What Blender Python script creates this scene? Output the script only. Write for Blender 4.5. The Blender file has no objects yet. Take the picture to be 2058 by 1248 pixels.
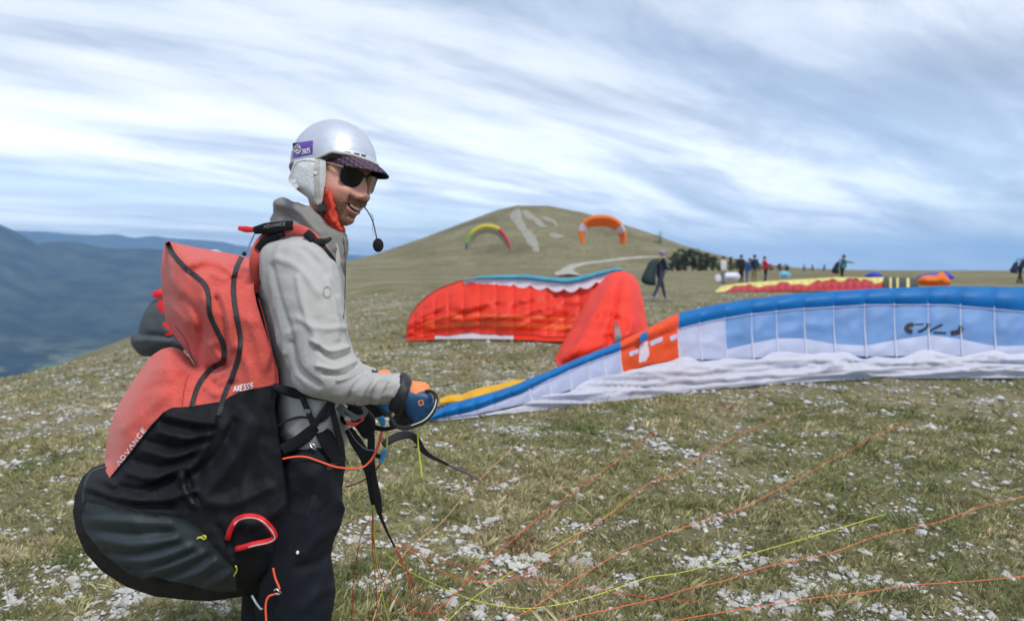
import bpy, bmesh, math, random
import numpy as np
from mathutils import Vector, Matrix
from mathutils.bvhtree import BVHTree
from mathutils.geometry import delaunay_2d_cdt

random.seed(7)
RNG = np.random.default_rng(7)
scene = bpy.context.scene
COL = scene.collection
R = math.radians

# ------------------------------------------------------------------ camera
F, CX, CY = 1500.0, 1029.0, 624.0
CAMZ, PITCH = 1.45, R(3.2)
SP, CP = math.sin(PITCH), math.cos(PITCH)
cam_data = bpy.data.cameras.new('camera')
cam = bpy.data.objects.new('camera', cam_data)
COL.objects.link(cam)
cam.location = (0, 0, CAMZ)
cam.rotation_euler = (R(90) - PITCH, 0, 0)
cam_data.sensor_fit = 'HORIZONTAL'
cam_data.sensor_width = 36
cam_data.lens = 36 * F / 2058
cam_data.clip_start = 0.05
cam_data.clip_end = 80000
cam_data.dof.use_dof = True
cam_data.dof.focus_distance = 2.35
cam_data.dof.aperture_fstop = 2.8
scene.camera = cam

# ------------------------------------------------------------------ world, sun, exposure
SUN_EL, SUN_AZ = R(50), R(148)      # azimuth from +Y towards +X
world = bpy.data.worlds.new('World')
scene.world = world
world.use_nodes = True
wn, wl = world.node_tree.nodes, world.node_tree.links
wn.clear()
def W(kind, **kw):
    n = wn.new(kind)
    for k, v in kw.items():
        setattr(n, k, v)
    return n
def wmath(op, a, b=None, clamp=False):
    n = W('ShaderNodeMath', operation=op, use_clamp=clamp)
    for i, v in enumerate((a, b)):
        if v is None: continue
        if isinstance(v, (int, float)): n.inputs[i].default_value = v
        else: wl.new(v, n.inputs[i])
    return n.outputs[0]
tc = W('ShaderNodeTexCoord')
sep = W('ShaderNodeSeparateXYZ')
wl.new(tc.outputs['Generated'], sep.inputs[0])
zc = wmath('ADD', wmath('MAXIMUM', sep.outputs[2], 0.0), 0.11)
pu = wmath('DIVIDE', sep.outputs[0], zc)
pv = wmath('DIVIDE', sep.outputs[1], zc)
comb = W('ShaderNodeCombineXYZ')
wl.new(pu, comb.inputs[0]); wl.new(pv, comb.inputs[1])
def cloud_noise(rot, scale, loc, nscale, detail, rough, dist):
    m = W('ShaderNodeMapping', vector_type='TEXTURE')
    m.inputs['Rotation'].default_value = (0, 0, rot)
    m.inputs['Scale'].default_value = scale
    m.inputs['Location'].default_value = loc
    wl.new(comb.outputs[0], m.inputs['Vector'])
    n = W('ShaderNodeTexNoise')
    n.inputs['Scale'].default_value = nscale
    n.inputs['Detail'].default_value = detail
    n.inputs['Roughness'].default_value = rough
    n.inputs['Distortion'].default_value = dist
    wl.new(m.outputs[0], n.inputs['Vector'])
    return n.outputs['Fac']
STREAK = R(90 - 52)
n_big = cloud_noise(STREAK, (2.6, 0.85, 1), (0.4, 1.7, 0), 0.66, 2.5, 0.5, 0.7)
n_mid = cloud_noise(STREAK + R(9), (2.5, 0.8, 1), (5.3, 8.1, 0), 1.25, 6, 0.60, 0.6)
n_fine = cloud_noise(STREAK - R(4), (2.4, 0.8, 1), (-2.0, 4.4, 0), 3.4, 7, 0.62, 0.5)
n_gap = cloud_noise(STREAK + R(4), (4.5, 1.0, 1), (-4.2, 2.2, 0), 0.50, 4, 0.55, 0.3)
mixn = wmath('ADD', wmath('ADD', wmath('MULTIPLY', n_big, 0.46), wmath('MULTIPLY', n_mid, 0.42)), wmath('MULTIPLY', n_fine, 0.12))
ramp = W('ShaderNodeValToRGB')
cr = ramp.color_ramp
cr.interpolation = 'LINEAR'
cr.elements[0].position = 0.38; cr.elements[0].color = (0.26, 0.305, 0.385, 1)
cr.elements[1].position = 0.60; cr.elements[1].color = (0.74, 0.76, 0.77, 1)
e = cr.elements.new(0.455); e.color = (0.39, 0.44, 0.525, 1)
e = cr.elements.new(0.515); e.color = (0.58, 0.625, 0.69, 1)
wl.new(mixn, ramp.inputs[0])
sky = W('ShaderNodeTexSky', sky_type='NISHITA', sun_disc=False)
sky.sun_elevation = SUN_EL
sky.sun_rotation = SUN_AZ
sky.altitude = 1200
sky.air_density = 1.0
sky.dust_density = 0.2
skyb = W('ShaderNodeMixRGB', blend_type='MULTIPLY')
skyb.inputs[0].default_value = 1
skyb.inputs[2].default_value = (0.095, 0.095, 0.095, 1)
wl.new(sky.outputs[0], skyb.inputs[1])
# the cloud sheet lets a little blue through in long gaps, mostly low over the horizon
cov = wmath('ADD', wmath('MULTIPLY', n_gap, 3.2), -0.72, clamp=True)
cov = wmath('MINIMUM', cov, 0.97)
low = W('ShaderNodeMapRange'); low.clamp = True
low.inputs[1].default_value = 0.0; low.inputs[2].default_value = 0.10
low.inputs[3].default_value = 0.80; low.inputs[4].default_value = 1.0
wl.new(sep.outputs[2], low.inputs[0])
cov = wmath('MULTIPLY', cov, low.outputs[0])
glow = W('ShaderNodeMapRange'); glow.clamp = True          # overcast skies are brightest low down
glow.inputs[1].default_value = 0.0; glow.inputs[2].default_value = 0.22; glow.inputs[3].default_value = 1.8; glow.inputs[4].default_value = 0.98
wl.new(sep.outputs[2], glow.inputs[0])
cl_ = W('ShaderNodeMixRGB', blend_type='MULTIPLY'); cl_.inputs[0].default_value = 1
wl.new(ramp.outputs[0], cl_.inputs[1]); wl.new(glow.outputs[0], cl_.inputs[2])
mix = W('ShaderNodeMixRGB')
wl.new(cov, mix.inputs[0]); wl.new(skyb.outputs[0], mix.inputs[1]); wl.new(cl_.outputs[0], mix.inputs[2])
bg = W('ShaderNodeBackground'); bg.inputs[1].default_value = 1.0
wl.new(mix.outputs[0], bg.inputs[0])
wo = W('ShaderNodeOutputWorld'); wl.new(bg.outputs[0], wo.inputs[0])

sun_data = bpy.data.lights.new('sun', 'SUN')
sun_data.energy = 1.5
sun_data.angle = R(14)
sun_data.color = (1.0, 0.96, 0.90)
sun = bpy.data.objects.new('sun', sun_data)
COL.objects.link(sun)
sd = Vector((math.sin(SUN_AZ) * math.cos(SUN_EL), math.cos(SUN_AZ) * math.cos(SUN_EL), math.sin(SUN_EL)))
sun.rotation_euler = (-sd).to_track_quat('-Z', 'Y').to_euler()
sun.location = (30, -50, 60)

scene.view_settings.view_transform = 'Standard'
scene.view_settings.look = 'None'
scene.view_settings.gamma = 1
scene.view_settings.use_curve_mapping = False
scene.view_settings.exposure = 0.8
scene.cycles.use_denoising = True
scene.cycles.denoiser = 'OPENIMAGEDENOISE'
scene.cycles.denoising_input_passes = 'RGB_ALBEDO_NORMAL'
scene.cycles.denoising_prefilter = 'ACCURATE'
scene.cycles.max_bounces = 6
scene.cycles.transparent_max_bounces = 8

# ------------------------------------------------------------------ numeric helpers
def P(px, py, d):
    """point at photo position (px, py) and depth d metres along the view axis, in world space"""
    px, py, d = np.broadcast_arrays(np.asarray(px, float), np.asarray(py, float), np.asarray(d, float))
    x = (px - CX) / F * d
    y = -(py - CY) / F * d
    return np.stack([x, d * CP + y * SP, CAMZ - d * SP + y * CP], -1)

def to_px(p):
    p = np.asarray(p, float)
    x, y, z = p[..., 0], p[..., 1], p[..., 2] - CAMZ
    d = y * CP - z * SP
    v = y * SP + z * CP
    return np.stack([CX + F * x / d, CY - F * v / d, d], -1)

def _hash(ix, iy, iz, seed):
    ix, iy, iz = np.atleast_1d(ix), np.atleast_1d(iy), np.atleast_1d(iz)
    h = (ix.astype(np.int64) * 374761393 + iy.astype(np.int64) * 668265263 + iz.astype(np.int64) * 2147483647 + seed * 974634777) & 0xFFFFFFFF
    h = ((h ^ (h >> 13)) * 1274126177) & 0xFFFFFFFF
    h = ((h ^ (h >> 16)) * 2246822519) & 0xFFFFFFFF
    return ((h ^ (h >> 15)) & 0xFFFFFF) / float(0xFFFFFF)

def vnoise(p, seed=0):
    p = np.asarray(p, float)
    i = np.floor(p); f = p - i; f = f * f * (3 - 2 * f)
    i = i.astype(np.int64)
    out = 0
    for dx in (0, 1):
        wx = f[..., 0] if dx else 1 - f[..., 0]
        for dy in (0, 1):
            wy = f[..., 1] if dy else 1 - f[..., 1]
            for dz in (0, 1):
                wz = f[..., 2] if dz else 1 - f[..., 2]
                out = out + wx * wy * wz * _hash(i[..., 0] + dx, i[..., 1] + dy, i[..., 2] + dz, seed)
    return (out * 2 - 1).reshape(p.shape[:-1])

def fbm(p, seed=0, octv=4, gain=0.5):
    p = np.asarray(p, float); a = 1; s = 0; t = 0
    for k in range(octv):
        s = s + a * vnoise(p * (2.03 ** k) + 11.3 * k, seed + k); t += a; a *= gain
    return s / t

def ridged(p, seed=0, octv=3, power=2.2):
    p = np.asarray(p, float)
    w = np.stack([vnoise(p * 0.6, seed + 31), vnoise(p * 0.6, seed + 32), vnoise(p * 0.6, seed + 33)], -1)
    p = p + 0.7 * w; a = 1; s = 0; t = 0
    for k in range(octv):
        s = s + a * (1 - np.abs(vnoise(p * (1.9 ** k) + 7.7 * k, seed + k))) ** power; t += a; a *= 0.5
    return s / t - 0.45

def sm(a, b, t):
    t = np.clip((np.asarray(t, float) - a) / (b - a), 0, 1)
    return t * t * (3 - 2 * t)

def xy3(x, y, z=0.0):
    x, y, z = np.broadcast_arrays(np.asarray(x, float), np.asarray(y, float), np.asarray(z, float))
    return np.stack([x, y, z], -1)

# ------------------------------------------------------------------ the land
_prof = np.array([(150, 770), (300, 722), (480, 655), (560, 622), (640, 578), (690, 549), (760, 521), (850, 485), (930, 452), (1000, 425), (1040, 415), (1100, 417), (1160, 429),
                  (1220, 447), (1280, 468), (1340, 494), (1400, 521), (1450, 541), (1500, 556), (1600, 575), (1750, 600)], float)
HY = 400.0
_hx = (_prof[:, 0] - CX) / F * HY
_tv = ((CY - _prof[:, 1]) * CP - F * SP) / (F * CP + (CY - _prof[:, 1]) * SP)
_hz = CAMZ + HY * _tv

def G0(x, y, right=True):
    yy = np.maximum(y, 0)
    z = 1.0 * (1 - np.exp(-yy / 60))
    xe = -0.25 * np.maximum(yy - 25, 0)
    w = np.maximum(xe - x, 0)
    k, wl_ = 0.0098, 35.0
    z = z - np.where(w < wl_, k * w * w, k * wl_ ** 2 + 2 * k * wl_ * (w - wl_))
    if not right: return z
    f = np.maximum(y - 215, 0)
    drop = np.where(f < 120, 0.0022 * f * f, 0.0022 * 14400 + 0.528 * (f - 120))
    z = z - drop * sm(105, 175, x)
    b = np.maximum(-y - 20, 0); z = z - 0.004 * b * b
    c = np.maximum(x - 160, 0); z = z - 0.004 * np.minimum(c, 80) ** 2 - 0.64 * np.maximum(c - 80, 0)
    return z

def G(x, y):
    x, y = np.broadcast_arrays(np.asarray(x, float), np.asarray(y, float))
    z = G0(x, y)
    hh = np.interp(x, _hx, _hz)
    D = np.where(y < HY, sm(205, HY, y) ** 1.1, 1 - sm(HY, 760, y))
    hill = np.maximum(0, hh - G0(x, np.full_like(x, HY), False)) * D
    inside = sm(_hx[0], _hx[0] + 40, x) * (1 - sm(_hx[-1] - 40, _hx[-1], x))
    z = z + hill * inside
    r = np.hypot(x, y)
    near = 1 - sm(30, 90, r)
    z = z + near * (0.036 * fbm(xy3(x * 3.0, y * 3.0), 3, 3) + 0.045 * vnoise(xy3(x * 0.45, y * 0.45), 5))
    z = z + sm(60, 200, r) * 0.9 * fbm(xy3(x * 0.02, y * 0.02), 9, 4) * np.clip(hill / 6, 0.12, 1)
    return np.maximum(z, -405 + 0 * z)

def ground_hit(px, py, dmin=1.5, dmax=700.0):
    """depth at which the view ray through (px, py) first meets the ground"""
    px, py = np.broadcast_arrays(np.asarray(px, float), np.asarray(py, float))
    ds = np.geomspace(dmin, dmax, 170)
    out = np.full(px.shape, dmax)
    done = np.zeros(px.shape, bool)
    prev = np.full(px.shape, dmin)
    for d in ds:
        p = P(px, py, d)
        todo = np.where(~done)[0] if px.ndim else None
        if px.ndim == 0: return ground_hit(px.reshape(1), py.reshape(1), dmin, dmax)[0]
        q0 = p[todo]
        nw = todo[q0[:, 2] < G(q0[:, 0], q0[:, 1])]
        if len(nw):
            lo, hi = prev[nw].copy(), np.full(len(nw), d)
            for _ in range(11):
                m = (lo + hi) / 2
                q = P(px[nw], py[nw], m)
                bl = q[..., 2] < G(q[..., 0], q[..., 1])
                hi = np.where(bl, m, hi); lo = np.where(bl, lo, m)
            out[nw] = (lo + hi) / 2
            done[nw] = True
        if done.all(): break
        prev = np.full(px.shape, d)
    return out

# ------------------------------------------------------------------ materials
MATS = {}
def mat(name, col, rough=0.7, var=0.12, vscale=25.0, bump=0.0, bscale=200.0, stretch=(1, 1, 1), metal=0.0, trans=0.0, spec=0.5, col2=None, coat=0.0, vdetail=4.0, sheen=0.0):
    if name in MATS: return MATS[name]
    m = bpy.data.materials.new(name); m.use_nodes = True
    nt = m.node_tree; N, L = nt.nodes, nt.links
    b = N['Principled BSDF']
    b.inputs['Roughness'].default_value = rough
    b.inputs['Metallic'].default_value = metal
    b.inputs['Specular IOR Level'].default_value = spec
    b.inputs['Coat Weight'].default_value = coat
    b.inputs['Sheen Weight'].default_value = sheen
    t = N.new('ShaderNodeTexCoord'); mp = N.new('ShaderNodeMapping')
    mp.inputs['Scale'].default_value = stretch
    L.new(t.outputs['Object'], mp.inputs[0])
    nz = N.new('ShaderNodeTexNoise'); nz.inputs['Scale'].default_value = vscale; nz.inputs['Detail'].default_value = vdetail
    L.new(mp.outputs[0], nz.inputs['Vector'])
    mx = N.new('ShaderNodeMixRGB')
    c = np.array(col, float)
    c2 = np.array(col2, float) if col2 is not None else np.clip(c * (1 + var), 0, 1)
    c1 = c if col2 is not None else c * (1 - var)
    mx.inputs[1].default_value = (*c1, 1); mx.inputs[2].default_value = (*c2, 1)
    rp = N.new('ShaderNodeMapRange'); rp.inputs[1].default_value = 0.3; rp.inputs[2].default_value = 0.7
    L.new(nz.outputs['Fac'], rp.inputs[0]); L.new(rp.outputs[0], mx.inputs[0])
    L.new(mx.outputs[0], b.inputs['Base Color'])
    if bump > 0:
        n2 = N.new('ShaderNodeTexNoise'); n2.inputs['Scale'].default_value = bscale; n2.inputs['Detail'].default_value = 3
        L.new(mp.outputs[0], n2.inputs['Vector'])
        bp = N.new('ShaderNodeBump'); bp.inputs['Strength'].default_value = bump; bp.inputs['Distance'].default_value = 0.004
        L.new(n2.outputs['Fac'], bp.inputs['Height']); L.new(bp.outputs[0], b.inputs['Normal'])
    if trans > 0:
        tr = N.new('ShaderNodeBsdfTranslucent'); L.new(mx.outputs[0], tr.inputs[0])
        ms = N.new('ShaderNodeMixShader'); ms.inputs[0].default_value = trans
        L.new(b.outputs[0], ms.inputs[1]); L.new(tr.outputs[0], ms.inputs[2])
        L.new(ms.outputs[0], N['Material Output'].inputs[0])
    MATS[name] = m
    return m

def mat_attr(name, rough=0.75, spec=0.3, trans=0.0, bump=0.0, bscale=300.0, sss=0.0):
    if name in MATS: return MATS[name]
    m = bpy.data.materials.new(name); m.use_nodes = True
    N, L = m.node_tree.nodes, m.node_tree.links
    b = N['Principled BSDF']; b.inputs['Roughness'].default_value = rough; b.inputs['Specular IOR Level'].default_value = spec
    a = N.new('ShaderNodeAttribute'); a.attribute_name = 'col'
    L.new(a.outputs['Color'], b.inputs['Base Color'])
    if sss > 0:
        b.inputs['Subsurface Weight'].default_value = sss
        b.inputs['Subsurface Radius'].default_value = (0.006, 0.002, 0.001)
        b.inputs['Subsurface Scale'].default_value = 1.0
    if bump > 0:
        n2 = N.new('ShaderNodeTexNoise'); n2.inputs['Scale'].default_value = bscale
        bp = N.new('ShaderNodeBump'); bp.inputs['Strength'].default_value = bump; bp.inputs['Distance'].default_value = 0.002
        L.new(n2.outputs['Fac'], bp.inputs['Height']); L.new(bp.outputs[0], b.inputs['Normal'])
    if trans > 0:
        tr = N.new('ShaderNodeBsdfTranslucent'); L.new(a.outputs['Color'], tr.inputs[0])
        ms = N.new('ShaderNodeMixShader'); ms.inputs[0].default_value = trans
        L.new(b.outputs[0], ms.inputs[1]); L.new(tr.outputs[0], ms.inputs[2])
        L.new(ms.outputs[0], N['Material Output'].inputs[0])
    MATS[name] = m
    return m

def srgb(r, g, b):
    return tuple(((c / 255) / 12.92 if c / 255 <= 0.04045 else ((c / 255 + 0.055) / 1.055) ** 2.4) for c in (r, g, b))

# ------------------------------------------------------------------ objects
ORG = {}
def tag(o, label, cat, group=None, kind=None):
    if label: o['label'] = label
    if cat: o['category'] = cat
    if group: o['group'] = group
    if kind: o['kind'] = kind
    return o

def thing(name, loc, label, cat, group=None):
    o = bpy.data.objects.new(name, None)
    o.empty_display_size = 0.1
    COL.objects.link(o)
    o.location = tuple(float(v) for v in loc)
    ORG[o.name] = np.array(loc, float)
    return tag(o, label, cat, group)

def mobj(name, verts, faces, material, parent=None, smooth=True, midx=None, col=None, data=None):
    """one mesh object from world-space vertices"""
    verts = np.asarray(verts, float).reshape(-1, 3)
    org = ORG[parent.name] if parent is not None else np.zeros(3)
    me = bpy.data.meshes.new(name)
    v = (verts - org)
    if isinstance(faces, np.ndarray):
        nf, k = faces.shape
        me.vertices.add(len(v)); me.vertices.foreach_set('co', v.astype(np.float32).ravel())
        me.loops.add(nf * k); me.loops.foreach_set('vertex_index', faces.astype(np.int32).ravel())
        me.polygons.add(nf)
        me.polygons.foreach_set('loop_start', np.arange(0, nf * k, k, dtype=np.int32))
        me.update(calc_edges=True); me.validate()
    else:
        me.from_pydata([tuple(p) for p in v], [], [tuple(int(i) for i in f) for f in faces]); me.update()
    for m in (material if isinstance(material, (list, tuple)) else [material]):
        me.materials.append(m)
    if smooth: me.polygons.foreach_set('use_smooth', np.ones(len(me.polygons), bool))
    if midx is not None and len(midx) == len(me.polygons):
        me.polygons.foreach_set('material_index', np.asarray(midx, np.int32))
    if col is not None:
        a = me.attributes.new('col', 'FLOAT_COLOR', 'POINT')
        c = np.ones((len(v), 4), np.float32); c[:, :3] = col
        a.data.foreach_set('color', c.ravel())
    me.update()
    o = bpy.data.objects.new(name, me)
    COL.objects.link(o)
    if parent is not None:
        o.parent = parent
    ORG[o.name] = org
    return o

# ------------------------------------------------------------------ shape helpers
def catmull(K, n):
    K = np.asarray(K, float); m = len(K)
    t = np.linspace(0, m - 1, n); i = np.minimum(t.astype(int), m - 2); f = (t - i)[:, None]
    p1, p2 = K[i], K[i + 1]
    p0 = np.where((i > 0)[:, None], K[np.maximum(i - 1, 0)], 2 * p1 - p2)
    p3 = np.where((i < m - 2)[:, None], K[np.minimum(i + 2, m - 1)], 2 * p2 - p1)
    return 0.5 * ((2 * p1) + (p2 - p0) * f + (2 * p0 - 5 * p1 + 4 * p2 - p3) * f ** 2 + (3 * p1 - p0 - 3 * p2 + p3) * f ** 3)

def grid_faces(n, m, wrap=True):
    i, j = np.meshgrid(np.arange(n - 1), np.arange(m if wrap else m - 1), indexing='ij')
    j2 = (j + 1) % m
    return np.stack([i * m + j, i * m + j2, (i + 1) * m + j2, (i + 1) * m + j], -1).reshape(-1, 4)

def grid_normals(V, wrap):
    du = np.gradient(V, axis=0)
    if wrap: dv = np.roll(V, -1, 1) - np.roll(V, 1, 1)
    else: dv = np.gradient(V, axis=1)
    n = np.cross(du, dv)
    return n / np.maximum(np.linalg.norm(n, axis=-1, keepdims=True), 1e-9)

def dist_poly(pts, line, closed=False):
    pts = np.asarray(pts, float); line = np.asarray(line, float)
    if closed: line = np.vstack([line, line[:1]])
    a, b = line[:-1], line[1:]
    d = np.full(len(pts), 1e9)
    for p, q in zip(a, b):
        s = q - p; L = max((s * s).sum(), 1e-9)
        t = np.clip(((pts - p) @ s) / L, 0, 1)
        e = pts - (p + t[:, None] * s)
        d = np.minimum(d, np.hypot(e[:, 0], e[:, 1]))
    return d

def in_poly(pts, poly):
    pts = np.asarray(pts, float); poly = np.asarray(poly, float)
    x, y = pts[:, 0], pts[:, 1]; c = np.zeros(len(pts), bool)
    for (x1, y1), (x2, y2) in zip(poly, np.roll(poly, -1, 0)):
        cond = ((y1 > y) != (y2 > y)) & (x < (x2 - x1) * (y - y1) / (y2 - y1 + 1e-12) + x1)
        c ^= cond
    return c

def resample(line, step, closed=False):
    line = np.asarray(line, float)
    if closed: line = np.vstack([line, line[:1]])
    seg = np.hypot(*np.diff(line, axis=0)[:, :2].T); s = np.r_[0, np.cumsum(seg)]
    n = max(2, int(round(s[-1] / step)) + 1)
    t = np.linspace(0, s[-1], n)
    out = np.stack([np.interp(t, s, line[:, k]) for k in range(line.shape[1])], -1)
    return out[:-1] if closed else out

def smoothline(line, step, closed=False):
    line = np.asarray(line, float)
    if closed:
        L = np.vstack([line[-2:], line, line[:3]])
        c = catmull(L, len(L) * 12)
        k0, k1 = 2 / (len(L) - 1), (2 + len(line)) / (len(L) - 1)
        c = c[int(round(k0 * (len(c) - 1))):int(round(k1 * (len(c) - 1)))]
        return resample(c, step, True)
    return resample(catmull(line, len(line) * 10), step)

def crease_val(pts, creases):
    v = np.zeros(len(pts))
    for line, amp, w in creases:
        d = dist_poly(pts, smoothline(line, max(3, w * 0.5)) if len(line) > 2 else line)
        v += amp * np.exp(-(d / w) ** 2)
    return v

def triangulate(outline, step, inner=()):
    """triangles filling an outline, keeping the inner lines as edges"""
    out = resample(outline, step, True)
    pts = [tuple(p) for p in out]; edges = [(i, (i + 1) % len(out)) for i in range(len(out))]
    lines = [np.vstack([out, out[:1]])]
    for l in inner:
        l = resample(l, step); k = len(pts)
        pts += [tuple(p) for p in l]; edges += [(k + i, k + i + 1) for i in range(len(l) - 1)]
        lines.append(l)
    x0, y0 = out.min(0); x1, y1 = out.max(0)
    gx, gy = np.meshgrid(np.arange(x0, x1, step), np.arange(y0, y1, step * 0.87))
    gx = gx + ((np.arange(gx.shape[0]) % 2) * step * 0.5)[:, None]
    g = np.stack([gx.ravel(), gy.ravel()], -1)
    g = g[in_poly(g, out)]
    for l in lines:
        g = g[dist_poly(g, l) > step * 0.55]
    pts += [tuple(p) for p in g]
    res = delaunay_2d_cdt([Vector(p) for p in pts], edges, [], 0, 1e-4)
    V = np.array([tuple(p) for p in res[0]]); T = np.array([f for f in res[2] if len(f) == 3])
    cen = V[T].mean(1)
    return V, T[in_poly(cen, out)]

def lap_smooth(val, T, it, fixed=None):
    n = len(val); E = np.vstack([T[:, [0, 1]], T[:, [1, 2]], T[:, [2, 0]]]); E = np.vstack([E, E[:, ::-1]])
    deg = np.maximum(np.bincount(E[:, 0], minlength=n), 1)
    for _ in range(it):
        s = np.bincount(E[:, 0], weights=val[E[:, 1]], minlength=n) / deg
        val = s if fixed is None else np.where(fixed, val, s)
    return val

def loft(rings, n, m, disp=None, cap=True, amp_noise=0.0, nsc=14.0, seed=0, expo=1.0, creases=None, ridge=0.0, rsc=(10, 10, 10)):
    """tube through rings (ax, ay, bx, by, depth, depth_radius): A and B are its two outlines in the photo"""
    K = catmull(rings, n)
    t = np.linspace(0, 2 * np.pi, m, endpoint=False)
    c = np.sign(np.cos(t)) * np.abs(np.cos(t)) ** expo; s = np.sign(np.sin(t)) * np.abs(np.sin(t)) ** expo
    cx, cy = (K[:, 0] + K[:, 2]) / 2, (K[:, 1] + K[:, 3]) / 2
    hx, hy = (K[:, 2] - K[:, 0]) / 2, (K[:, 3] - K[:, 1]) / 2
    px = cx[:, None] + hx[:, None] * c; py = cy[:, None] + hy[:, None] * c
    d = K[:, 4][:, None] + K[:, 5][:, None] * s
    V = P(px, py, d)
    Nn = grid_normals(V, True)
    cen = V.mean(1, keepdims=True)
    sg = np.sign(((V - cen) * Nn).sum(-1).mean()) or 1
    Nn = Nn * sg
    h = np.zeros((n, m))
    if amp_noise: h += amp_noise * fbm(V * nsc, seed, 4, 0.55)
    if ridge: h += ridge * ridged(V * np.asarray(rsc), seed + 5)
    if creases: h += crease_val(np.stack([px.ravel(), py.ravel()], -1), creases).reshape(n, m) * np.clip(-s * 1.6 + 0.35, 0, 1)
    edge = np.minimum(np.arange(n), np.arange(n)[::-1]) / 3.0
    h *= np.clip(edge, 0.15, 1)[:, None]
    V = V + Nn * h[..., None]
    V = V.reshape(-1, 3); Fc = [tuple(f) for f in grid_faces(n, m)]
    if cap:
        a, b = len(V), len(V) + 1
        V = np.vstack([V, V[:m].mean(0), V[(n - 1) * m:n * m].mean(0)])
        Fc += [(a, (j + 1) % m, j) for j in range(m)] + [(b, (n - 1) * m + j, (n - 1) * m + (j + 1) % m) for j in range(m)]
    return V, Fc

def tube(pts, rad, m=8, cap=True, flat=1.0, up=None):
    """round or flat band along a 3-D path"""
    p = np.asarray(pts, float); n = len(p)
    rad = np.broadcast_to(np.asarray(rad, float), (n,))
    tg = np.gradient(p, axis=0); tg /= np.maximum(np.linalg.norm(tg, axis=1, keepdims=True), 1e-9)
    u = np.array([0, 0, 1.0]) if up is None else np.asarray(up, float)
    a = np.cross(tg, u); bad = np.linalg.norm(a, axis=1) < 1e-4; a[bad] = np.cross(tg[bad], [1.0, 0.2, 0])
    a /= np.linalg.norm(a, axis=1, keepdims=True); b = np.cross(a, tg)
    t = np.linspace(0, 2 * np.pi, m, endpoint=False)
    V = p[:, None] + rad[:, None, None] * (np.cos(t)[None, :, None] * a[:, None] + flat * np.sin(t)[None, :, None] * b[:, None])
    V = V.reshape(-1, 3); Fc = [tuple(f) for f in grid_faces(n, m)]
    if cap: Fc += [tuple(range(m))[::-1], tuple((n - 1) * m + j for j in range(m))]
    return V, Fc

def merge(*parts):
    V, Fc, k = [], [], 0
    for v, f in parts:
        V.append(np.asarray(v, float)); Fc += [tuple(int(i) + k for i in q) for q in f]; k += len(v)
    return np.vstack(V), Fc

def ellipsoid(c, rx, ry, rz, n=10, m=16, M=None):
    th = np.linspace(0, np.pi, n); ph = np.linspace(0, 2 * np.pi, m, endpoint=False)
    V = np.stack([rx * np.sin(th)[:, None] * np.cos(ph), ry * np.sin(th)[:, None] * np.sin(ph), rz * np.cos(th)[:, None] * np.ones(m)], -1).reshape(-1, 3)
    if M is not None: V = V @ np.asarray(M).T
    return V + np.asarray(c, float), [tuple(f) for f in grid_faces(n, m)]

def box(c, sx, sy, sz, M=None):
    V = np.array([(x, y, z) for x in (-.5, .5) for y in (-.5, .5) for z in (-.5, .5)]) * (sx, sy, sz)
    if M is not None: V = V @ np.asarray(M).T
    return V + np.asarray(c, float), [(0, 1, 3, 2), (4, 6, 7, 5), (0, 4, 5, 1), (2, 3, 7, 6), (0, 2, 6, 4), (1, 5, 7, 3)]

def bvh_of(*objs):
    V, Fc, k = [], [], 0
    for o in objs:
        org = ORG[o.name]
        vs = [tuple(np.array(v.co) + org) for v in o.data.vertices]
        V += vs; Fc += [tuple(i + k for i in p.vertices) for p in o.data.polygons]; k += len(vs)
    return BVHTree.FromPolygons(V, Fc)

CAMP = np.array([0, 0, CAMZ])
def on_surface(bvh, px, py, off=0.002, fallback=2.0):
    """points on a surface at photo positions, lifted a little off it"""
    out = []; last = fallback
    for a, b in zip(np.atleast_1d(px), np.atleast_1d(py)):
        q = P(a, b, 1.0) - CAMP; q = q / np.linalg.norm(q)
        h = bvh.ray_cast(Vector(CAMP), Vector(q))
        if h[0] is not None: last = (np.array(h[0]) - CAMP) @ q; 
        out.append(CAMP + q * (last - off))
    return np.array(out)

def strip(bvh, line, width, off=0.002, step=4.0, fallback=2.0, thick=0.0):
    """a flat band lying on a surface along a photo polyline"""
    l = resample(line, step)
    tg = np.gradient(l, axis=0); tg /= np.maximum(np.hypot(*tg.T)[:, None], 1e-9)
    nn = np.stack([-tg[:, 1], tg[:, 0]], -1); w = np.broadcast_to(np.asarray(width, float), (len(l),))[:, None] / 2
    a, c, b = l - nn * w, l, l + nn * w
    A = on_surface(bvh, a[:, 0], a[:, 1], off, fallback); B = on_surface(bvh, b[:, 0], b[:, 1], off, fallback); Cc = on_surface(bvh, c[:, 0], c[:, 1], off + thick, fallback)
    V = np.stack([A, Cc, B], 1)
    return V.reshape(-1, 3), [tuple(f) for f in grid_faces(len(l), 3, False)]

def patch(bvh, poly, step=4.0, off=0.002, fallback=2.0):
    V, T = triangulate(poly, step)
    return on_surface(bvh, V[:, 0], V[:, 1], off, fallback), [tuple(t) for t in T]

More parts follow.
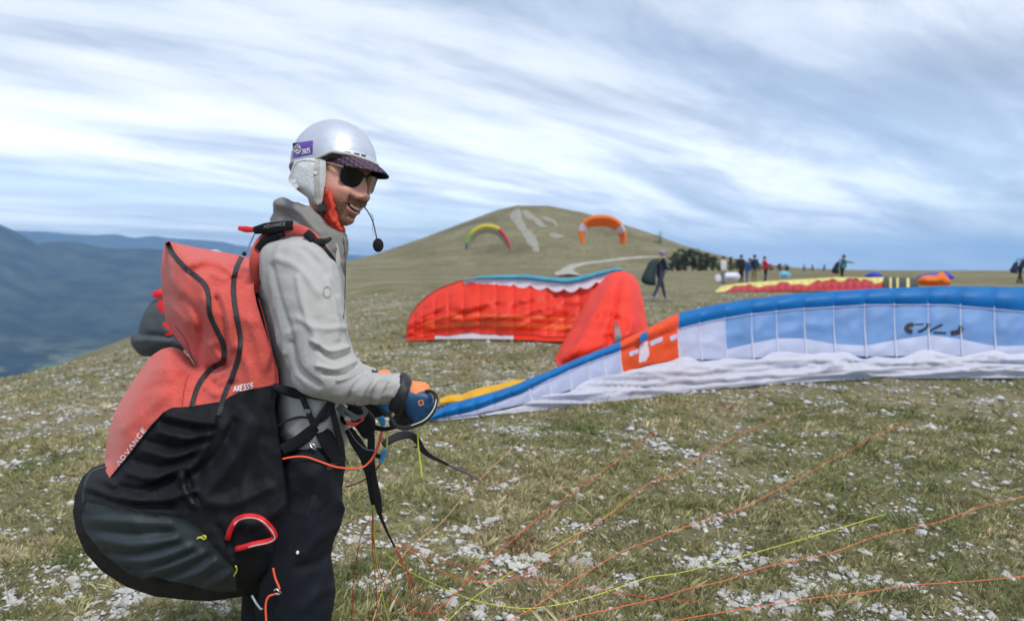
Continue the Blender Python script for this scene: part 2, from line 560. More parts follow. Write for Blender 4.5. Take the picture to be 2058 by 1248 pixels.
GLYPH = {
    'A': [[(0, 0), (.5, 1), (1, 0)]], 'Q': [[(0, 0), (.5, 1), (1, 0)], [(.2, .35), (.8, .35)]],
    'D': [[(.05, 0), (.05, 1), (.5, 1), (.9, .75), (.95, .5), (.9, .25), (.5, 0), (.05, 0)]],
    'V': [[(0, 1), (.5, 0), (1, 1)]], 'N': [[(.05, 0), (.05, 1), (.9, 0), (.9, 1)]],
    'C': [[(.92, .85), (.7, 1), (.35, 1), (.08, .75), (.08, .25), (.35, 0), (.7, 0), (.92, .15)]],
    'E': [[(.85, 1), (.08, 1), (.08, 0), (.85, 0)], [(.08, .5), (.75, .5)]],
    'X': [[(0, 0), (.9, 1)], [(0, 1), (.9, 0)]],
    'S': [[(.85, .88), (.6, 1), (.25, 1), (.06, .8), (.1, .6), (.8, .42), (.88, .2), (.65, 0), (.25, 0), (.04, .14)]],
    '5': [[(.85, 1), (.15, 1), (.1, .55), (.55, .6), (.85, .4), (.8, .12), (.5, 0), (.08, .1)]],
    '2': [[(.08, .78), (.3, 1), (.65, 1), (.85, .75), (.7, .5), (.08, 0), (.88, 0)]],
    '0': [[(.5, 1), (.15, .85), (.08, .5), (.15, .15), (.5, 0), (.8, .15), (.88, .5), (.8, .85), (.5, 1)]],
    '>': [[(.1, .9), (.9, .5), (.1, .1)]], '-': [[(.1, .5), (.9, .5)]],
}
def lettering(bvh, text, org, right, up, adv, width, off=0.0025, fallback=2.0):
    """strokes of a word on a surface; right and up are photo-space vectors of one letter's width and height"""
    parts = []; org, right, up = (np.array(v, float) for v in (org, right, up))
    for k, ch in enumerate(text):
        for st in GLYPH.get(ch, []):
            l = np.array([org + right * (k * adv + x) + up * y for x, y in st])
            parts.append(strip(bvh, l, width, off, 1.2, fallback))
    return merge(*parts)
# ================================================================== THE SETTING
def struct(o, label, cat=None, kind='structure'):
    o['kind'] = kind
    if label: o['label'] = label
    if cat: o['category'] = cat
    return o

def ground_material():
    m = bpy.data.materials.new('alpine_turf'); m.use_nodes = True
    N, L = m.node_tree.nodes, m.node_tree.links
    b = N['Principled BSDF']; b.inputs['Roughness'].default_value = 0.95; b.inputs['Specular IOR Level'].default_value = 0.1
    t = N.new('ShaderNodeTexCoord')
    def noise(scale, detail=4, rough=0.55, out='Fac'):
        n = N.new('ShaderNodeTexNoise'); n.inputs['Scale'].default_value = scale; n.inputs['Detail'].default_value = detail; n.inputs['Roughness'].default_value = rough
        L.new(t.outputs['Object'], n.inputs['Vector']); return n.outputs[out]
    def mr(v, a, b_, c=0.0, d=1.0):
        n = N.new('ShaderNodeMapRange'); n.inputs[1].default_value = a; n.inputs[2].default_value = b_; n.inputs[3].default_value = c; n.inputs[4].default_value = d
        L.new(v, n.inputs[0]); return n.outputs[0]
    def mixc(f, a, c):
        n = N.new('ShaderNodeMixRGB')
        L.new(f, n.inputs[0])
        for i, v in ((1, a), (2, c)):
            if isinstance(v, tuple): n.inputs[i].default_value = (*v, 1)
            else: L.new(v, n.inputs[i])
        return n.outputs[0]
    def mul(a, c):
        n = N.new('ShaderNodeMath'); n.operation = 'MULTIPLY'; L.new(a, n.inputs[0]); L.new(c, n.inputs[1]); return n.outputs[0]
    olive, straw, green, soil = (0.195, 0.18, 0.095), (0.29, 0.25, 0.145), (0.145, 0.16, 0.072), (0.10, 0.075, 0.05)
    c = mixc(mr(noise(1.7), 0.35, 0.65), olive, straw)
    c = mixc(mr(noise(0.55, 3), 0.48, 0.66), c, green)
    c = mixc(mr(noise(9.0, 5), 0.52, 0.72, 0, 0.7), c, soil)
    c = mixc(mr(noise(0.045, 6, 0.65), 0.40, 0.60, 0, 0.8), c, (0.135, 0.11, 0.055))
    c = mixc(mr(noise(0.018, 5, 0.7), 0.55, 0.66, 0, 0.6), c, (0.07, 0.07, 0.034))
    c = mixc(mr(noise(0.22, 6, 0.7), 0.54, 0.62, 0, 0.45), c, (0.075, 0.078, 0.036))
    # pale limestone chips lying in drifts
    vo = N.new('ShaderNodeTexVoronoi'); vo.inputs['Scale'].default_value = 16.0
    mp = N.new('ShaderNodeMapping'); mp.inputs['Scale'].default_value = (1, 1, 0.0); L.new(t.outputs['Object'], mp.inputs[0]); L.new(mp.outputs[0], vo.inputs['Vector'])
    chip = mr(vo.outputs['Distance'], 0.40, 0.28)
    drift = mr(noise(1.3, 4, 0.6), 0.50, 0.62)
    c = mixc(mul(chip, drift), c, (0.50, 0.48, 0.44))
    L.new(c, b.inputs['Base Color'])
    bp = N.new('ShaderNodeBump'); bp.inputs['Strength'].default_value = 0.8; bp.inputs['Distance'].default_value = 0.03
    L.new(noise(38, 6, 0.7), bp.inputs['Height']); L.new(bp.outputs[0], b.inputs['Normal'])
    return m
M_TURF = ground_material()

# ground: polar sheet, finest in front of the camera
az = np.unique(np.round(np.r_[np.arange(-180, -50, 4), np.arange(-50, 50, 0.35), np.arange(50, 180, 4)], 3))
rr = np.r_[np.r_[np.geomspace(0.5, 2.2, 30), np.geomspace(2.25, 16, 190), np.geomspace(16.3, 60, 60)], np.geomspace(62, 900, 150)]
A_, R_ = np.meshgrid(np.radians(az), rr, indexing='xy')      # rows: r
gx, gy = R_ * np.sin(A_), R_ * np.cos(A_)
gz = G(gx, gy)
V = np.stack([gx, gy, gz], -1).reshape(-1, 3)
Fg = grid_faces(len(rr), len(az), True)
n0 = len(V)
V = np.vstack([V, [[0, 0, float(G(0, 0))]]])
ground = mobj('ground', V, Fg, M_TURF)
bmg = bmesh.new(); bmg.from_mesh(ground.data); bmg.verts.ensure_lookup_table()
for j in range(len(az)):
    bmg.faces.new((bmg.verts[n0], bmg.verts[(j + 1) % len(az)], bmg.verts[j])).smooth = True
bmesh.ops.recalc_face_normals(bmg, faces=bmg.faces[:])
bmg.to_mesh(ground.data); bmg.free()
struct(ground, 'stony alpine turf running from the foreground up to the bald hill')

# valley floor and the forested range across it
def valley_material():
    m = bpy.data.materials.new('forest_and_fields'); m.use_nodes = True
    N, L = m.node_tree.nodes, m.node_tree.links
    b = N['Principled BSDF']; b.inputs['Roughness'].default_value = 1.0; b.inputs['Specular IOR Level'].default_value = 0.0
    t = N.new('ShaderNodeTexCoord')
    a = N.new('ShaderNodeTexNoise'); a.inputs['Scale'].default_value = 0.0045; a.inputs['Detail'].default_value = 7; a.inputs['Roughness'].default_value = 0.65
    L.new(t.outputs['Object'], a.inputs['Vector'])
    v = N.new('ShaderNodeTexVoronoi'); v.inputs['Scale'].default_value = 0.0030; L.new(t.outputs['Object'], v.inputs['Vector'])
    at = N.new('ShaderNodeAttribute'); at.attribute_name = 'col'
    r1 = N.new('ShaderNodeMapRange'); r1.inputs[1].default_value = 0.4; r1.inputs[2].default_value = 0.66; L.new(a.outputs['Fac'], r1.inputs[0])
    f = N.new('ShaderNodeMixRGB'); f.inputs[1].default_value = (0.010, 0.020, 0.016, 1); f.inputs[2].default_value = (0.065, 0.082, 0.055, 1); L.new(r1.outputs[0], f.inputs[0])
    fld = N.new('ShaderNodeMixRGB'); fld.inputs[1].default_value = (0.11, 0.18, 0.075, 1); fld.inputs[2].default_value = (0.26, 0.27, 0.17, 1); L.new(v.outputs['Color'], fld.inputs[0])
    th = N.new('ShaderNodeMapRange'); th.inputs[1].default_value = 0.49; th.inputs[2].default_value = 0.55; L.new(a.outputs['Fac'], th.inputs[0])
    mu = N.new('ShaderNodeMath'); mu.operation = 'MULTIPLY'; L.new(th.outputs[0], mu.inputs[0]); L.new(at.outputs['Fac'], mu.inputs[1])
    mx = N.new('ShaderNodeMixRGB'); L.new(mu.outputs[0], mx.inputs[0]); L.new(f.outputs[0], mx.inputs[1]); L.new(fld.outputs[0], mx.inputs[2])
    L.new(mx.outputs[0], b.inputs['Base Color'])
    return m
M_VAL = valley_material()
def ridge_height(pts, dist):
    p = np.array(pts, float); tv = ((CY - p[:, 1]) * CP - F * SP) / np.hypot(p[:, 0] - CX, F)
    return np.degrees(np.arctan2(p[:, 0] - CX, F)), CAMZ + dist * tv
NEAR_R, FAR_R = 6500.0, 12500.0
n_az, n_h = ridge_height([(-900, 440), (-400, 440), (-150, 438), (0, 449), (19, 456), (48, 470), (77, 488), (103, 485), (135, 486), (167, 491), (208, 499), (244, 502), (288, 501), (324, 503), (420, 512), (520, 524), (640, 545), (760, 560), (1000, 600)], NEAR_R)
f_az, f_h = ridge_height([(-800, 455), (0, 462), (48, 465), (96, 466), (144, 471), (192, 473), (237, 471), (272, 479), (311, 474), (340, 479), (400, 482), (449, 486), (481, 494), (560, 500), (640, 506), (720, 513), (800, 520), (1100, 545)], FAR_R)
vaz = np.radians(np.unique(np.r_[np.arange(-180, -60, 5), np.arange(-60, 5, 0.3), np.arange(5, 180, 5)]))
vr = np.r_[np.geomspace(420, 4500, 60), np.linspace(4600, 9000, 70), np.geomspace(9200, 10400, 6)]
A_, R_ = np.meshgrid(vaz, vr); X, Y = R_ * np.sin(A_), R_ * np.cos(A_)
ad = np.degrees(A_)
nh = np.interp(ad, n_az, n_h, left=n_h[0] - 150, right=-380)
pk = np.where(R_ < NEAR_R, sm(3600, NEAR_R, R_) ** 1.1, 1 - 0.8 * sm(NEAR_R, 9500, R_))
rough = fbm(xy3(X / 900, Y / 900), 21, 5, 0.55)
Z = -400 + np.maximum(nh + 400, 0) * pk * (1 + 0.16 * rough * (1 - np.exp(-((R_ - NEAR_R) / 700) ** 2))) + 25 * rough
flat = 1 - sm(3300, 4400, R_)
valley = mobj('valley', np.stack([X, Y, Z], -1).reshape(-1, 3), grid_faces(len(vr), len(vaz), True), M_VAL, col=np.repeat(flat.reshape(-1, 1), 3, 1))
struct(valley, 'wide valley with fields and a dark forested mountain range beyond')
faz = np.radians(np.arange(-60, 6, 0.3)); fr = np.linspace(10000, 16500, 40)
A_, R_ = np.meshgrid(faz, fr); X, Y = R_ * np.sin(A_), R_ * np.cos(A_)
fh = np.interp(np.degrees(A_), f_az, f_h)
pk = np.where(R_ < FAR_R, sm(10000, FAR_R, R_), 1 - sm(FAR_R, 17000, R_))
rough = fbm(xy3(X / 1500, Y / 1500), 31, 4)
Z = -420 + (fh + 420) * pk * (1 + 0.1 * rough * (1 - np.exp(-((R_ - FAR_R) / 1200) ** 2)))
far_range = mobj('mountain_range', np.stack([X, Y, Z], -1).reshape(-1, 3), grid_faces(len(fr), len(faz), False), M_VAL, col=np.zeros((X.size, 3)))
struct(far_range, 'pale blue far mountain range on the horizon')

# the air between here and the ranges
bx_v, bx_f = box((0, 0, 100), 44000, 44000, 1300)
bx_v[:, 2] = np.where(bx_v[:, 2] < 100, -480, 620)
m = bpy.data.materials.new('haze_air'); m.use_nodes = True
m.node_tree.nodes.clear()
o_ = m.node_tree.nodes.new('ShaderNodeOutputMaterial'); pv_ = m.node_tree.nodes.new('ShaderNodeVolumePrincipled')
pv_.inputs['Color'].default_value = (0.36, 0.62, 1.0, 1)
pv_.inputs['Density'].default_value = 0.000108
pv_.inputs['Anisotropy'].default_value = 0.0
m.node_tree.links.new(pv_.outputs[0], o_.inputs['Volume'])
haze = mobj('haze', bx_v, bx_f, m, smooth=False)
struct(haze, 'thin blue haze lying over the valley', 'haze', 'stuff')

# pale track and bare scree on the hill, draped over the land
def drape(name, line, width, material, label, lift, wob=0.3, seed=1):
    l = resample(smoothline(line, 4), 4)
    d = ground_hit(l[:, 0], l[:, 1], 20, 600)
    c = P(l[:, 0], l[:, 1], d)[:, :2]
    c = resample(c, 2.0)
    tg = np.gradient(c, axis=0); tg /= np.maximum(np.hypot(*tg.T)[:, None], 1e-9); nn = np.stack([-tg[:, 1], tg[:, 0]], -1)
    w = np.interp(np.linspace(0, 1, len(c)), np.linspace(0, 1, len(width)), width)
    w1 = w * (1 + wob * fbm(xy3(np.arange(len(c)) * 0.23, 0.5, seed), seed, 3)); w2 = w * (1 + wob * fbm(xy3(np.arange(len(c)) * 0.23, 7.5, seed), seed, 3))
    rows = []
    for k in np.linspace(-1, 1, 7):
        q = c + nn * ((w1 if k < 0 else w2) * k * 0.5)[:, None]
        rows.append(np.c_[q, G(q[:, 0], q[:, 1]) + lift * (1 - 0.6 * abs(k))])
    V = np.stack(rows, 1)
    o = mobj(name, V.reshape(-1, 3), grid_faces(len(c), 7, False), material)
    return struct(o, label)
M_SCREE = mat('limestone_scree', (0.31, 0.30, 0.255), 0.95, 0.25, 0.35, 0.6, 6.0, vdetail=8, col2=(0.22, 0.205, 0.15))
M_TRACK = mat('gravel_track', (0.36, 0.335, 0.28), 0.95, 0.3, 0.5, 0.5, 8.0)
drape('scree', [(1040, 421), (1037, 432), (1044, 446), (1053, 462), (1064, 480), (1074, 496), (1078, 507)], [3, 7, 5, 4, 4.5, 3.5, 2], M_SCREE, 'long pale scree streak running down the hill', 0.35, 0.7, 1)
drape('scree', [(1055, 424), (1068, 436), (1080, 446), (1092, 458)], [3, 4.5, 4.5, 3], M_SCREE, 'short pale scree streak beside the long one', 0.35, 0.7, 2)
drape('scree', [(1092, 436), (1110, 446), (1122, 455)], [2.5, 3.5, 2], M_SCREE, 'faint scree patch near the hill shoulder', 0.35, 0.8, 3)
drape('scree', [(1108, 470), (1120, 474), (1127, 479)], [3, 6, 3], M_SCREE, 'small pale scree patch halfway down the hill', 0.35, 0.6, 4)
drape('track', [(1142, 556), (1137, 548), (1142, 540), (1158, 533), (1185, 528), (1215, 525), (1245, 521), (1290, 517), (1335, 516)], [2.5, 3, 3, 3, 3.2, 3.5, 4, 4, 3], M_TRACK, 'pale gravel track bending round the foot of the hill', 0.25, 0.25, 5)

# ------------------------------------------------------------------ stones and grass underfoot
def drift_mask(x, y):
    return 0.95 * fbm(xy3(x * 3.6, y * 4.6), 41, 4, 0.68) + 0.12 * vnoise(xy3(x * 0.6, y * 0.6), 44)
M_STONE = mat('limestone', (0.40, 0.385, 0.35), 0.95, 0.2, 26.0, 0.7, 90.0, vdetail=8, col2=(0.70, 0.685, 0.65), spec=0.2)
def stone_mesh(k):
    rg = np.random.default_rng(100 + k)
    p = rg.normal(size=(16, 3)); p /= np.linalg.norm(p, axis=1, keepdims=True)
    p *= rg.uniform(0.75, 1.1, (16, 1)); p *= (1, rg.uniform(0.55, 0.9), rg.uniform(0.28, 0.55))
    bm = bmesh.new()
    for q in p: bm.verts.new(q)
    res = bmesh.ops.convex_hull(bm, input=bm.verts[:])
    bmesh.ops.delete(bm, geom=[v for v in bm.verts if not v.link_faces], context='VERTS')
    me = bpy.data.meshes.new('stone'); bm.to_mesh(me); bm.free(); me.materials.append(M_STONE)
    return me
STONES = [stone_mesh(k) for k in range(14)]
def field_points(n, rmin, rmax, power, seed, amax=41):
    rg = np.random.default_rng(seed)
    r = rmin * (rmax / rmin) ** (rg.random(n) ** power); a = np.radians(rg.uniform(-amax, amax, n))
    return r * np.sin(a), r * np.cos(a), r, rg
x, y, r, rg = field_points(135000, 2.5, 13, 0.85, 51)
msk = drift_mask(x, y)
keep = (msk > 0.04 + 0.40 * rg.random(len(x)) ** 0.9) | (rg.random(len(x)) < 0.07)
x, y, r = x[keep], y[keep], r[keep]
size = 0.0100 * np.exp(rg.normal(0, 0.62, len(x))); size = np.clip(size, 0.0035, 0.05)
seen = size / r
order = np.argsort(-seen)
inview = np.abs(np.degrees(np.arctan2(x, y))) < 36
big = [i for i in order if inview[i] and r[i] > 2.9][:290]
for q, i in enumerate(big):
    o = bpy.data.objects.new('stone', STONES[q % 14]); COL.objects.link(o)
    s = size[i]
    o.location = (x[i], y[i], float(G(x[i], y[i])) + s * 0.12)
    o.rotation_euler = (rg.normal(0, 0.22), rg.normal(0, 0.22), rg.uniform(0, 6.28)); o.scale = (s, s, s * 1.0)
    o.parent = ground
# hand-placed larger stones at the lower right, as in the photograph
for q, (px, py, s) in enumerate([(1806, 1240, 0.042), (1690, 1150, 0.042), (1600, 1118, 0.035), (1955, 1146, 0.042), (2020, 1160, 0.04), (1855, 1110, 0.03), (1890, 1115, 0.03), (1565, 1110, 0.03), (870, 1222, 0.035), (1195, 1140, 0.026)]):
    d = float(ground_hit(px, py)); p = P(px, py, d)
    o = bpy.data.objects.new('stone', STONES[q % 14]); COL.objects.link(o)
    o.location = tuple(p + np.array([0, 0, s * 0.2])); o.scale = (s, s, s * (1.5 if q == 0 else 1)); o.rotation_euler = (0.1 * q, 0.05, q * 1.3); o.parent = ground
rest = np.setdiff1d(np.arange(len(x)), big)
# the uncountable small chips: octahedral splinters in one mesh
def chips(x, y, s, seed):
    rg = np.random.default_rng(seed); n = len(x)
    base = np.array([(1, 0, 0), (0, 1, 0), (-1, 0, 0), (0, -1, 0), (0, 0, 1), (0, 0, -1)], float)
    T = np.array([(0, 1, 4), (1, 2, 4), (2, 3, 4), (3, 0, 4), (1, 0, 5), (2, 1, 5), (3, 2, 5), (0, 3, 5)])
    v = base[None] * rg.uniform(0.6, 1.25, (n, 6, 3)) + rg.normal(0, 0.16, (n, 6, 3))
    v[..., 1] *= rg.uniform(0.5, 0.95, (n, 1)); v[..., 2] *= rg.uniform(0.3, 0.55, (n, 1))
    a = rg.uniform(0, 6.28, n); c, sn = np.cos(a)[:, None], np.sin(a)[:, None]
    vx, vy = v[..., 0] * c - v[..., 1] * sn, v[..., 0] * sn + v[..., 1] * c
    v = np.stack([vx, vy, v[..., 2]], -1) * s[:, None, None]
    v += np.stack([x, y, G(x, y) + s * 0.3], -1)[:, None]
    f = (T[None] + (np.arange(n) * 6)[:, None, None]).reshape(-1, 3)
    return v.reshape(-1, 3), f
x2, y2, r2, rg2 = field_points(80000, 7, 34, 0.85, 53)
k2 = (drift_mask(x2, y2) > 0.10 + 0.26 * rg2.random(len(x2))) | (rg2.random(len(x2)) < 0.04); x2, y2, r2 = x2[k2], y2[k2], r2[k2]
s2 = 0.014 * np.exp(rg2.normal(0, 0.5, len(x2))) * (0.7 + r2 / 30)
cv, cf = chips(np.r_[x[rest], x2], np.r_[y[rest], y2], np.r_[size[rest], s2], 61)
gravel = mobj('gravel', cv, cf, M_STONE, smooth=False)
struct(gravel, 'small white limestone chips lying in drifts over the turf', 'gravel', 'stuff')

def blades(n, rmin, rmax, power, seed, hmul=1.0, wk=1.0):
    x, y, r, rg = field_points(n, rmin, rmax, power, seed, 42)
    msk = drift_mask(x, y)
    tuss = fbm(xy3(x * 4.2, y * 4.2), 71, 3)
    keep = (rg.random(n) < np.clip(0.98 - 3.2 * np.maximum(msk - 0.05, 0), 0.12, 1) * np.clip(0.62 + 1.2 * tuss, 0.10, 1))
    x, y, r, tuss = x[keep], y[keep], r[keep], tuss[keep]; n = len(x)
    z = G(x, y)
    h = (0.018 + 0.046 * np.clip(tuss + 0.30, 0, 1) ** 1.3) * rg.uniform(0.5, 1.35, n) * hmul
    w = np.maximum(0.0013, 0.00045 * r) * rg.uniform(0.7, 1.3, n) * wk
    a = rg.uniform(0, 6.28, n); lean = np.abs(rg.normal(0.78, 0.42, n)); la = 6.28 * vnoise(xy3(x * 2.6, y * 2.6), 77) + rg.normal(0, 1.9, n)
    bx, by = np.cos(a) * w, np.sin(a) * w
    tx, ty, tz = np.cos(la) * np.sin(lean) * h, np.sin(la) * np.sin(lean) * h, np.maximum(np.cos(lean), 0.15) * h
    zb = z - 0.004
    v = np.stack([np.stack([x - bx, y - by, zb], -1), np.stack([x + bx, y + by, zb], -1),
                  np.stack([x + tx * 0.45 + bx * 0.7, y + ty * 0.45 + by * 0.7, z + tz * 0.62], -1), np.stack([x + tx, y + ty, z + tz], -1)], 1)
    pal = np.array([(0.31, 0.295, 0.145), (0.43, 0.38, 0.22), (0.20, 0.235, 0.095), (0.62, 0.54, 0.36), (0.30, 0.215, 0.13)])
    hue = fbm(xy3(x * 0.8, y * 0.8), 81, 3) * 1.5 + rg.normal(0, 0.45, n)
    idx = np.where(hue < -0.5, 2, np.where(hue < 0.10, 0, np.where(hue < 0.75, 1, np.where(hue < 1.15, 3, 4))))
    c = pal[idx] * rg.uniform(0.5, 1.5, (n, 1)) * (1 + 0.45 * fbm(xy3(x * 5, y * 5), 83, 2))[:, None]
    f = np.array([(0, 1, 2), (0, 2, 3)])
    f = (f[None] + (np.arange(n) * 4)[:, None, None]).reshape(-1, 3)
    return v.reshape(-1, 3), f, np.repeat(c, 4, 0)
def tufts(nt, nb, rmin, rmax, power, seed, hmul=1.0, wk=1.0):
    """clumps of blades fanning out from one root, each clump with its own hue"""
    x, y, r, rg = field_points(nt, rmin, rmax, power, seed, 42)
    msk = drift_mask(x, y); dens = fbm(xy3(x * 1.6, y * 1.6), 72, 3)
    keep = rg.random(nt) < np.clip(1.0 - 3.6 * np.maximum(msk - 0.04, 0), 0.06, 1) * np.clip(0.7 + 0.9 * dens, 0.2, 1)
    x, y, r = x[keep], y[keep], r[keep]; nt = len(x)
    big = np.exp(rg.normal(0, 0.35, nt)) * (1 + 0.5 * fbm(xy3(x * 2.4, y * 2.4), 73, 2))
    pal = np.array([(0.275, 0.28, 0.12), (0.365, 0.34, 0.165), (0.45, 0.395, 0.215), (0.58, 0.50, 0.31), (0.33, 0.24, 0.135), (0.18, 0.22, 0.085)])
    hue = fbm(xy3(x * 1.9, y * 1.9), 85, 3) * 2.0 + rg.normal(0, 0.35, nt)
    idx = np.where(hue < -0.95, 5, np.where(hue < -0.35, 0, np.where(hue < 0.25, 1, np.where(hue < 0.75, 2, np.where(hue < 1.0, 3, 4)))))
    tc_ = pal[idx] * rg.uniform(0.7, 1.3, (nt, 1))
    n = nt * nb; rep = lambda a: np.repeat(a, nb, 0)
    X, Y, Rr_, B = rep(x), rep(y), rep(r), rep(big)
    a = rg.uniform(0, 6.28, n); off = 0.016 * B * np.sqrt(rg.random(n)); X = X + off * np.cos(a); Y = Y + off * np.sin(a)
    lean = np.clip(rg.normal(0.75, 0.35, n), 0.05, 1.4); h = 0.032 * B * rg.uniform(0.45, 1.25, n) * hmul; a2 = a + rg.normal(0, 0.6, n)
    z = G(X, Y)
    w = np.maximum(0.0013, 0.00048 * Rr_) * rg.uniform(0.7, 1.3, n) * wk; pa = a2 + 1.57 + rg.normal(0, 0.5, n); bx, by = np.cos(pa) * w, np.sin(pa) * w
    tx, ty, tz = np.cos(a2) * np.sin(lean) * h, np.sin(a2) * np.sin(lean) * h, np.cos(lean) * h
    v = np.stack([np.stack([X - bx, Y - by, z - 0.004], -1), np.stack([X + bx, Y + by, z - 0.004], -1), np.stack([X + tx * 0.42 + bx * 0.75, Y + ty * 0.42 + by * 0.75, z + tz * 0.66], -1), np.stack([X + tx, Y + ty, z + tz * 0.95], -1)], 1)
    f = (np.array([(0, 1, 2), (0, 2, 3)])[None] + (np.arange(n) * 4)[:, None, None]).reshape(-1, 3)
    c = rep(tc_) * rg.uniform(0.65, 1.4, (n, 1))
    return v.reshape(-1, 3), f, np.repeat(c, 4, 0)
parts = [tufts(26000, 15, 2.3, 8.0, 0.80, 94), tufts(15000, 12, 7.5, 24, 0.9, 95, 1.1, 1.25), blades(200000, 2.3, 8, 0.80, 91), blades(5000, 2.5, 9, 0.8, 93, 2.4, 0.7)]
V, Fc, Cc, k = [], [], [], 0
for v, f, c in parts:
    V.append(v); Fc.append(f + k); Cc.append(c); k += len(v)
M_GRASS = mat_attr('grass_blades', 0.8, 0.15, 0.25)
grass = mobj('grass', np.vstack(V), np.vstack(Fc), M_GRASS, smooth=False, col=np.vstack(Cc))
struct(grass, 'short dry olive and straw coloured mountain grass', 'grass', 'stuff')
# ================================================================== THE PILOT IN FRONT
D0 = 2.05
def Q(px, py, dz=0.0): return P(px, py, D0 + dz)
gz0 = float(G(-0.55, D0))
PILOT = (-0.55, D0, gz0)
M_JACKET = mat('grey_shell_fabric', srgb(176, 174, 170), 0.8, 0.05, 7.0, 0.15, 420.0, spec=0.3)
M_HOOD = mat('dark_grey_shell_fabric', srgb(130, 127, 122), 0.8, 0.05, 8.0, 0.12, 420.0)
M_TROUS = mat('navy_trousers', (0.007, 0.0095, 0.0145), 0.75, 0.25, 12.0, 0.15, 300.0, spec=0.25)
M_BLACK = mat('black_webbing', (0.006, 0.006, 0.008), 0.65, 0.25, 90.0, 0.3, 700.0)
M_BOOT = mat('brown_boot_leather', (0.06, 0.04, 0.025), 0.6, 0.2, 20.0)
pilot = thing('person', PILOT, 'smiling pilot in grey jacket and navy trousers wearing silver helmet and coral harness', 'person')

# ---- head and neck: one continuous skin surface
HC = P(677, 351, 1.99)
YAW, PIT, ROL = R(33), R(14), R(9)
f = np.array([math.cos(YAW), -math.sin(YAW), 0.0]); l = np.array([math.sin(YAW), math.cos(YAW), 0.0]); u = np.array([0, 0, 1.0])
f, u = f * math.cos(PIT) - u * math.sin(PIT), u * math.cos(PIT) + f * math.sin(PIT)
l, u = l * math.cos(ROL) - u * math.sin(ROL), u * math.cos(ROL) + l * math.sin(ROL)
HM = np.stack([f, l, u], 1)                       # columns: forward, left, up
def H(p): return np.asarray(p, float) @ HM.T + HC

